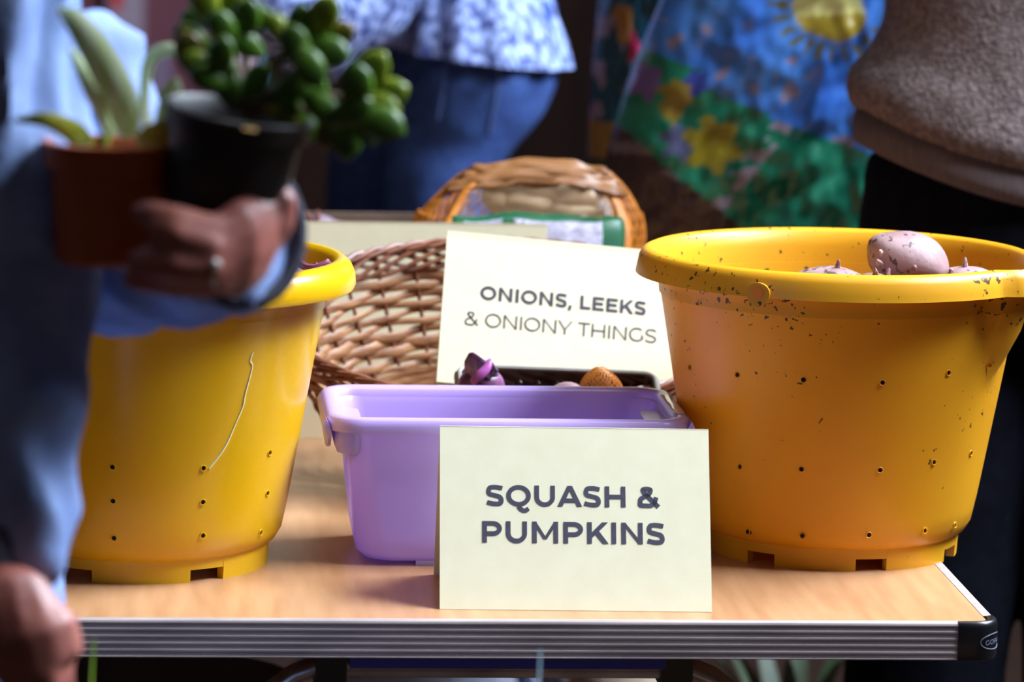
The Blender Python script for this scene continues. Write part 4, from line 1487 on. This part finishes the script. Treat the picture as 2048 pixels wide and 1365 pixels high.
# the terracotta-coloured pot with strap leaves
rim2 = A(222, 285, -.035)
bot2 = A(218, 525, -.035)
br_, BM = plant_pot('strap_leaved_plant', 'variegated strap-leaved plant in a terracotta-brown plastic pot against the coat', bot2, rim2 - bot2, .0385, .0315, (rim2 - bot2).length, .016, mat('terracotta_plastic', (178, 84, 34), .45, (164, 74, 28), 12), m_grit)
m_sl = mat('variegated_leaf', (230, 238, 206), .4, (200, 220, 150), 30, (6, 6, .6), transl=.15)
m_sg = mat('yellow_green_leaf', (170, 170, 50), .4, (130, 140, 40), 30, transl=.15)


def wide_leaf(pts, ws, m):
    c_ = catmull([A(*p) for p in pts], 6)
    n_ = len(c_)
    rs = []
    for i, p in enumerate(c_):
        t = i / (n_ - 1)
        k = t * (len(ws) - 1)
        j = min(int(k), len(ws) - 2)
        w = (ws[j] + (ws[j + 1] - ws[j]) * (k - j))
        tn = (c_[min(i + 1, n_ - 1)] - c_[max(i - 1, 0)]).normalized()
        s_ = tn.cross(Vector((.15, -1, .2))).normalized()
        nn = s_.cross(tn).normalized()
        rs.append([p - s_ * w - nn * w * .3, p - nn * .0006, p + s_ * w - nn * w * .3, p + nn * .0006])
    MB().rings(rs).build('leaf', m, br_, angle=80)


wide_leaf([(262, 275, -.02), (245, 200, -.03), (200, 110, -.04), (150, 40, -.045), (112, 18, -.04)], [.006, .010, .0105, .009, .006, .001], m_sl)
wide_leaf([(225, 275, -.01), (205, 215, -.03), (170, 150, -.035), (140, 95, -.03)], [.004, .006, .006, .004, .001], m_sl)
wide_leaf([(185, 300, -.02), (150, 265, -.045), (95, 240, -.055), (30, 240, -.055)], [.006, .0075, .006, .004, .001], m_sg)
wide_leaf([(215, 300, -.035), (205, 285, -.045), (200, 268, -.045)], [.008, .008, .004, .001], m_sg)
wide_leaf([(290, 300, -.035), (305, 280, -.045), (335, 255, -.05), (350, 240, -.05)], [.008, .009, .006, .001], m_sg)
wide_leaf([(320, 285, -.02), (332, 240, -.02), (345, 190, -.02), (352, 155, -.02)], [.004, .0065, .007, .001], m_sl)
wide_leaf([(300, 280, .01), (290, 200, .01), (300, 120, .01), (340, 98, .01), (356, 118, .01)], [.003, .003, .004, .004, .001], m_sl)

# ---------------- plants on the low bench in front of the table; only their leaf tips reach the picture
bn = thing('low_bench', 'low wooden bench in front of the table', 'bench', (0.0, -.62, 0))
m_bn = mat('bench_wood', (150, 116, 84), .6, (128, 96, 68), 10, (1, 8, 1))
bz = .50
for k in range(2):
    MB().box((-.30, -.70 + .085 * k, bz - .02), (.55, -.62 + .085 * k, bz)).build('plank', m_bn, bn, smooth=False)
for x in (-.26, .49):
    for y in (-.69, -.56):
        MB().box((x, y, 0), (x + .03, y + .03, bz - .02)).build('leg', m_bn, bn, smooth=False)
for k, (px0, py0, px1, py1, yy, m_, lb) in enumerate(((160, 1420, 187, 1278, -.62, mat('lime_leaf', (120, 150, 30), .45, transl=.15), 'lime green leaf plant whose tip rises in front of the table at lower left'), (1068, 1460, 1080, 1300, -.60, mat('grey_green_leaf', (150, 178, 190), .5, transl=.1), 'pale grey-green leaf plant whose tip rises in front of the table centre'))):
    p0, p1 = at(px0, py0, yy), at(px1, py1, yy)
    d = (p1 - p0).normalized()
    foot = Vector((p0.x, yy, bz))
    pr = thing('potted_plant', lb, 'plant', tuple(foot))
    MB().lathe([(0, 0), (.04, 0), (.055, .10), (.060, .10), (.060, .112), (.053, .112), (.05, .095), (0, .095)], 32).xf(Matrix.Translation(foot)).build('pot', mat('bench_pot', (80, 52, 40), .6), pr)
    st0 = foot + Vector((0, 0, .09))
    L = (p1 - st0).length
    dd = (p1 - st0).normalized()
    strap_leaf(st0, dd, L, .0085, 0.0).build('leaf', m_, pr)
    for j in range(5):
        a = 2 * PI * j / 5 + 1
        strap_leaf(st0, (math.cos(a) * .5, math.sin(a) * .5, 1), .16, .008, .8).build('leaf', m_, pr)

# ---------------- the woman in the patterned blouse, beyond the table's far end
BY = 2.12


def B(x, y, dy=0.0):
    return at(x, y, BY + dy)


pb = thing('person', 'person in a blue and white patterned blouse and jeans standing beyond the table', 'person', (B(900, 300).x, BY, 0))
hipx = B(930, 120).x
body = MB()
body.tube([(hipx, BY, .95), (hipx, BY, 1.1), (hipx - .01, BY, 1.3), (hipx - .02, BY, 1.40), (hipx - .02, BY, 1.44)], [.105, .10, .11, .12, .06], 16, flat=1.3, up=(1, 0, 0))
body.tube([(hipx - .02, BY, 1.40), (hipx - .03, BY, 1.52)], .05, 12)
hcB = Vector((hipx - .06, BY, 1.60))
head(body, hcB, (-1, -.4, 0))
kneeN, footN = B(850, 560, -.06), Vector((B(840, 560).x, BY - .06, .05))
kneeF, footF = B(745, 520, .06), Vector((B(735, 520).x, BY + .06, .05))
for k_, f_, dx in ((kneeN, footN, 20), (kneeF, footF, -90)):
    body.tube([B(930 + dx, 190, -.05 if dx > 0 else .05), k_, f_ + Vector((0, 0, .04))], [.052, .045, .036], 12)
    body.tube([f_ + Vector((.04, 0, -.01)), f_ + Vector((-.05, 0, -.01)), f_ + Vector((-.14, 0, -.02))], [.034, .04, .022], 10)
shB, elB, wrB = B(920, -330, -.17), B(672, 32, -.20), B(430, -90, -.26)
shB2, elB2, wrB2 = B(930, -330, .17), B(850, -20, .2), B(600, -40, .12)
for s_, e_, w_ in ((shB, elB, wrB), (shB2, elB2, wrB2)):
    body.tube([(hipx - .02, BY, 1.38), s_], [.05, .045], 10)
    body.tube([s_, e_, w_], [.04, .034, .024], 12)
    simple_hand(body, w_, (w_ - e_), (0, -.3, 1))
link('body', fused(body, 'body', .008, 3), m_skin, pb)
hair(hcB, (-1, -.4, 0), mat('grey_hair', (130, 120, 112), .6), pb)
jn = MB()


def jring(x, y, hw, dy, dd):
    c_ = B(x, y, dy)
    w = hw * (BY + 3.2) / F
    return [c_ + Vector((w * math.cos(t), dd * math.sin(t), 0)) for t in [2 * PI * k / 24 for k in range(24)]]


jn.rings([jring(*r) for r in ((945, -10, 158, 0, .14), (945, 90, 170, 0, .15), (940, 150, 172, -.01, .15), (925, 220, 158, -.03, .12), (900, 285, 128, -.05, .09), (880, 340, 112, -.06, .082), (850, 560, 88, -.06, .072), (845, 900, 78, -.06, .065))] )
jn.rings([jring(*r) for r in ((860, 60, 120, .05, .09), (800, 200, 120, .06, .085), (770, 330, 112, .06, .08), (745, 520, 92, .06, .07), (735, 900, 80, .06, .065))])
jn.tube([kneeN.lerp(footN, .4), footN + Vector((0, 0, .05))], [.06, .055], 14)
jn.tube([kneeF.lerp(footF, .4), footF + Vector((0, 0, .05))], [.06, .055], 14)
m_jean = mat('blue_denim', (52, 84, 150), .8, (38, 64, 122), 120, bump=.15, bscale=500)
jn_o = link('jeans', fused(jn, 'jeans', .008, 3, fold(.0045, 10)), m_jean, pb)
m_seam = mat('denim_seam', (86, 112, 168), .7)


def on_mesh(o, x, y):
    """where the line of sight through x, y meets a mesh built in world space"""
    d = ray(x, y).normalized()
    ok, loc, nr, _ = o.ray_cast(CAM, d)
    return (loc + nr * .001) if ok else None


bpy.context.view_layer.update()
for pts in (((1000, 118), (995, 170), (985, 225), (978, 265)), ((893, 122), (888, 170), (876, 240)), ((1000, 118), (1060, 118), (1112, 116))):
    c_ = [on_mesh(jn_o, x, y) for x, y in pts]
    c_ = [p for p in c_ if p]
    if len(c_) > 1:
        MB().tube(catmull(c_, 5), .0022, 5).build('seam', m_seam, jn_o)
bl_ = MB()
m_bl = mat('patterned_blouse', (166, 186, 240), .7, (56, 70, 130), 105, (1, 1, .7), contrast=(.42, .60), detail=6, bump=.3, bscale=60)


def blring(x, y, hw, dd, sc):
    c_ = B(x, y, 0)
    w = hw * (BY + 3.2) / F
    out = []
    for k in range(72):
        t = 2 * PI * k / 72
        pl = 1 + sc * math.sin(13 * t + .6 * math.sin(3 * t))
        out.append(c_ + Vector((w * pl * math.cos(t), dd * pl * math.sin(t), -.012 * math.cos(t) * (sc > .02))))
    return out


bl_.rings([blring(*r) for r in ((950, 108, 192, .175, .045), (948, 60, 182, .165, .04), (945, 5, 165, .15, .03), (940, -60, 150, .135, .015), (930, -200, 155, .14, .005), (925, -330, 165, .16, 0), (925, -390, 150, .15, 0), (925, -420, 80, .08, 0))])
bl_o = link('blouse', bl_.mesh('blouse'), m_bl, pb, angle=80)
sl_ = MB()
for s_, e_, w_ in ((shB, elB, wrB), (shB2, elB2, wrB2)):
    sl_.tube([Vector((hipx - .02, BY, 1.38)), s_], [.06, .06], 14)
    sl_.tube([s_, s_.lerp(e_, .5), s_.lerp(e_, .85), e_ + Vector((-.02, 0, -.005)), e_.lerp(w_, .5), e_.lerp(w_, .98)], [.062, .070, .078, .082, .072, .060], 20)
link('sleeves', fused(sl_, 'sleeves', .008, 3, fold(.006, 9)), m_bl, pb)
for f_ in (footN, footF):
    sh_ = MB()
    sh_.tube([f_ + Vector((.06, 0, -.005)), f_ + Vector((-.05, 0, -.005)), f_ + Vector((-.15, 0, -.02))], [.04, .046, .028], 14)
    link('shoe', fused(sh_, 'shoe', .008, 2), mat('dark_shoe', (30, 26, 24)), pb)

# ---------------- the person in the grey-brown fleece, right of the table
CY = .98


def C(x, y, dy=0.0):
    return at(x, y, CY + dy)


cx_ = C(2075, 200).x
pc = thing('person', 'person in a grey-brown fleece and black trousers standing right of the table', 'person', (cx_, CY, 0))
body = MB()
body.tube([(cx_, CY, .90), (cx_, CY, 1.05), (cx_, CY, 1.25), (cx_, CY, 1.38), (cx_, CY, 1.43)], [.13, .135, .14, .14, .06], 16, flat=.8, up=(1, 0, 0))
body.tube([(cx_, CY, 1.38), (cx_, CY, 1.52)], .055, 12)
hcC = Vector((cx_, CY + .02, 1.60))
head(body, hcC, (.2, 1, 0))
for sx in (-1, 1):
    body.tube([(cx_ + sx * .085, CY, .92), (cx_ + sx * .09, CY, .5), (cx_ + sx * .09, CY, .08)], [.08, .055, .036], 12)
    body.tube([(cx_ + sx * .09, CY - .05, .035), (cx_ + sx * .09, CY + .05, .035), (cx_ + sx * .09, CY + .15, .025)], [.034, .04, .022], 10)
    s_, e_, w_ = Vector((cx_ + sx * .18, CY, 1.36)), Vector((cx_ + sx * .22, CY + .06, 1.27)), Vector((cx_ + sx * .10, CY + .19, 1.40))
    body.tube([(cx_, CY, 1.36), s_, e_, w_], [.05, .044, .036, .024], 12)
    simple_hand(body, w_, (-sx * .3, .2, 1), (0, -1, .3))
link('body', fused(body, 'body', .009, 3), m_skin, pc)
hair(hcC, (.2, 1, 0), mat('fair_hair', (150, 120, 84), .6), pc)
m_fl = mat('grey_brown_fleece', (132, 116, 114), .95, (98, 84, 84), 150, bump=.9, bscale=260, contrast=(.38, .62))
m_rib = mat('grey_brown_rib', (106, 92, 92), .9, (90, 77, 77), 90, (5, 5, .2), bump=.4, bscale=160)


def flring(zl, slope, hw, dd, cxo=0.0, n=64):
    out = []
    for k in range(n):
        t = 2 * PI * k / n
        x = math.copysign(abs(math.cos(t)) ** .9, math.cos(t)) * hw
        y = math.copysign(abs(math.sin(t)) ** .9, math.sin(t)) * dd
        out.append(Vector((cx_ + cxo + x, CY + y, zl - slope * max(0, (x + hw)) * (1 - .35 * (x + hw) / hw))))
    return out


zB = C(1709, 162).z
hwB = cx_ - C(1703, 162).x
fl = MB()
fl.rings([flring(*r) for r in ((zB - .028, .46, hwB - .010, .135), (zB - .020, .47, hwB - .002, .142), (zB - .006, .46, hwB + .003, .146), (zB + .010, .42, hwB + .000, .144), (zB + .034, .34, hwB - .022, .138), (zB + .060, .22, hwB - .034, .134), (zB + .10, .1, hwB - .036, .13), (1.28, 0, hwB - .02, .135), (1.38, 0, hwB - .01, .13), (1.43, 0, .07, .07))])
for sx in (-1, 1):
    fl.tube([(cx_ + sx * .13, CY, 1.36), (cx_ + sx * .18, CY, 1.36), (cx_ + sx * .22, CY + .06, 1.275), (cx_ + sx * .11, CY + .18, 1.39)], [.07, .068, .06, .045], 16)
link('fleece', fused(fl, 'fleece', .007, 2, fold(.003, 14)), m_fl, pc)
rb_ = MB()
rb_.rings([flring(*r) for r in ((zB - .064, .44, hwB - .012, .134), (zB - .060, .44, hwB - .006, .138), (zB - .045, .45, hwB - .004, .140), (zB - .026, .46, hwB - .007, .137), (zB - .022, .46, hwB - .014, .132))])
rb_.build('ribbed_hem', m_rib, pc, angle=70)
tr2 = MB()
tr2.tube([(cx_, CY, 1.0), (cx_, CY, .93), (cx_, CY, .84)], [hwB - .02, hwB - .012, hwB - .02], 24, flat=.72, up=(1, 0, 0))
for sx in (-1, 1):
    tr2.tube([(cx_ + sx * .085, CY, .90), (cx_ + sx * .092, CY, .5), (cx_ + sx * .092, CY, .09)], [.098, .082, .072], 16)
link('trousers', fused(tr2, 'trousers', .01, 3, fold(.004, 9)), mat('black_trousers', (14, 15, 26), .9, (9, 10, 18), 60, spec=.08), pc)
for sx in (-1, 1):
    sh_ = MB()
    sh_.tube([(cx_ + sx * .09, CY - .07, .04), (cx_ + sx * .09, CY + .05, .045), (cx_ + sx * .09, CY + .17, .03)], [.04, .048, .03], 14)
    link('shoe', fused(sh_, 'shoe', .008, 2), mat('dark_shoe', (30, 26, 24)), pc)
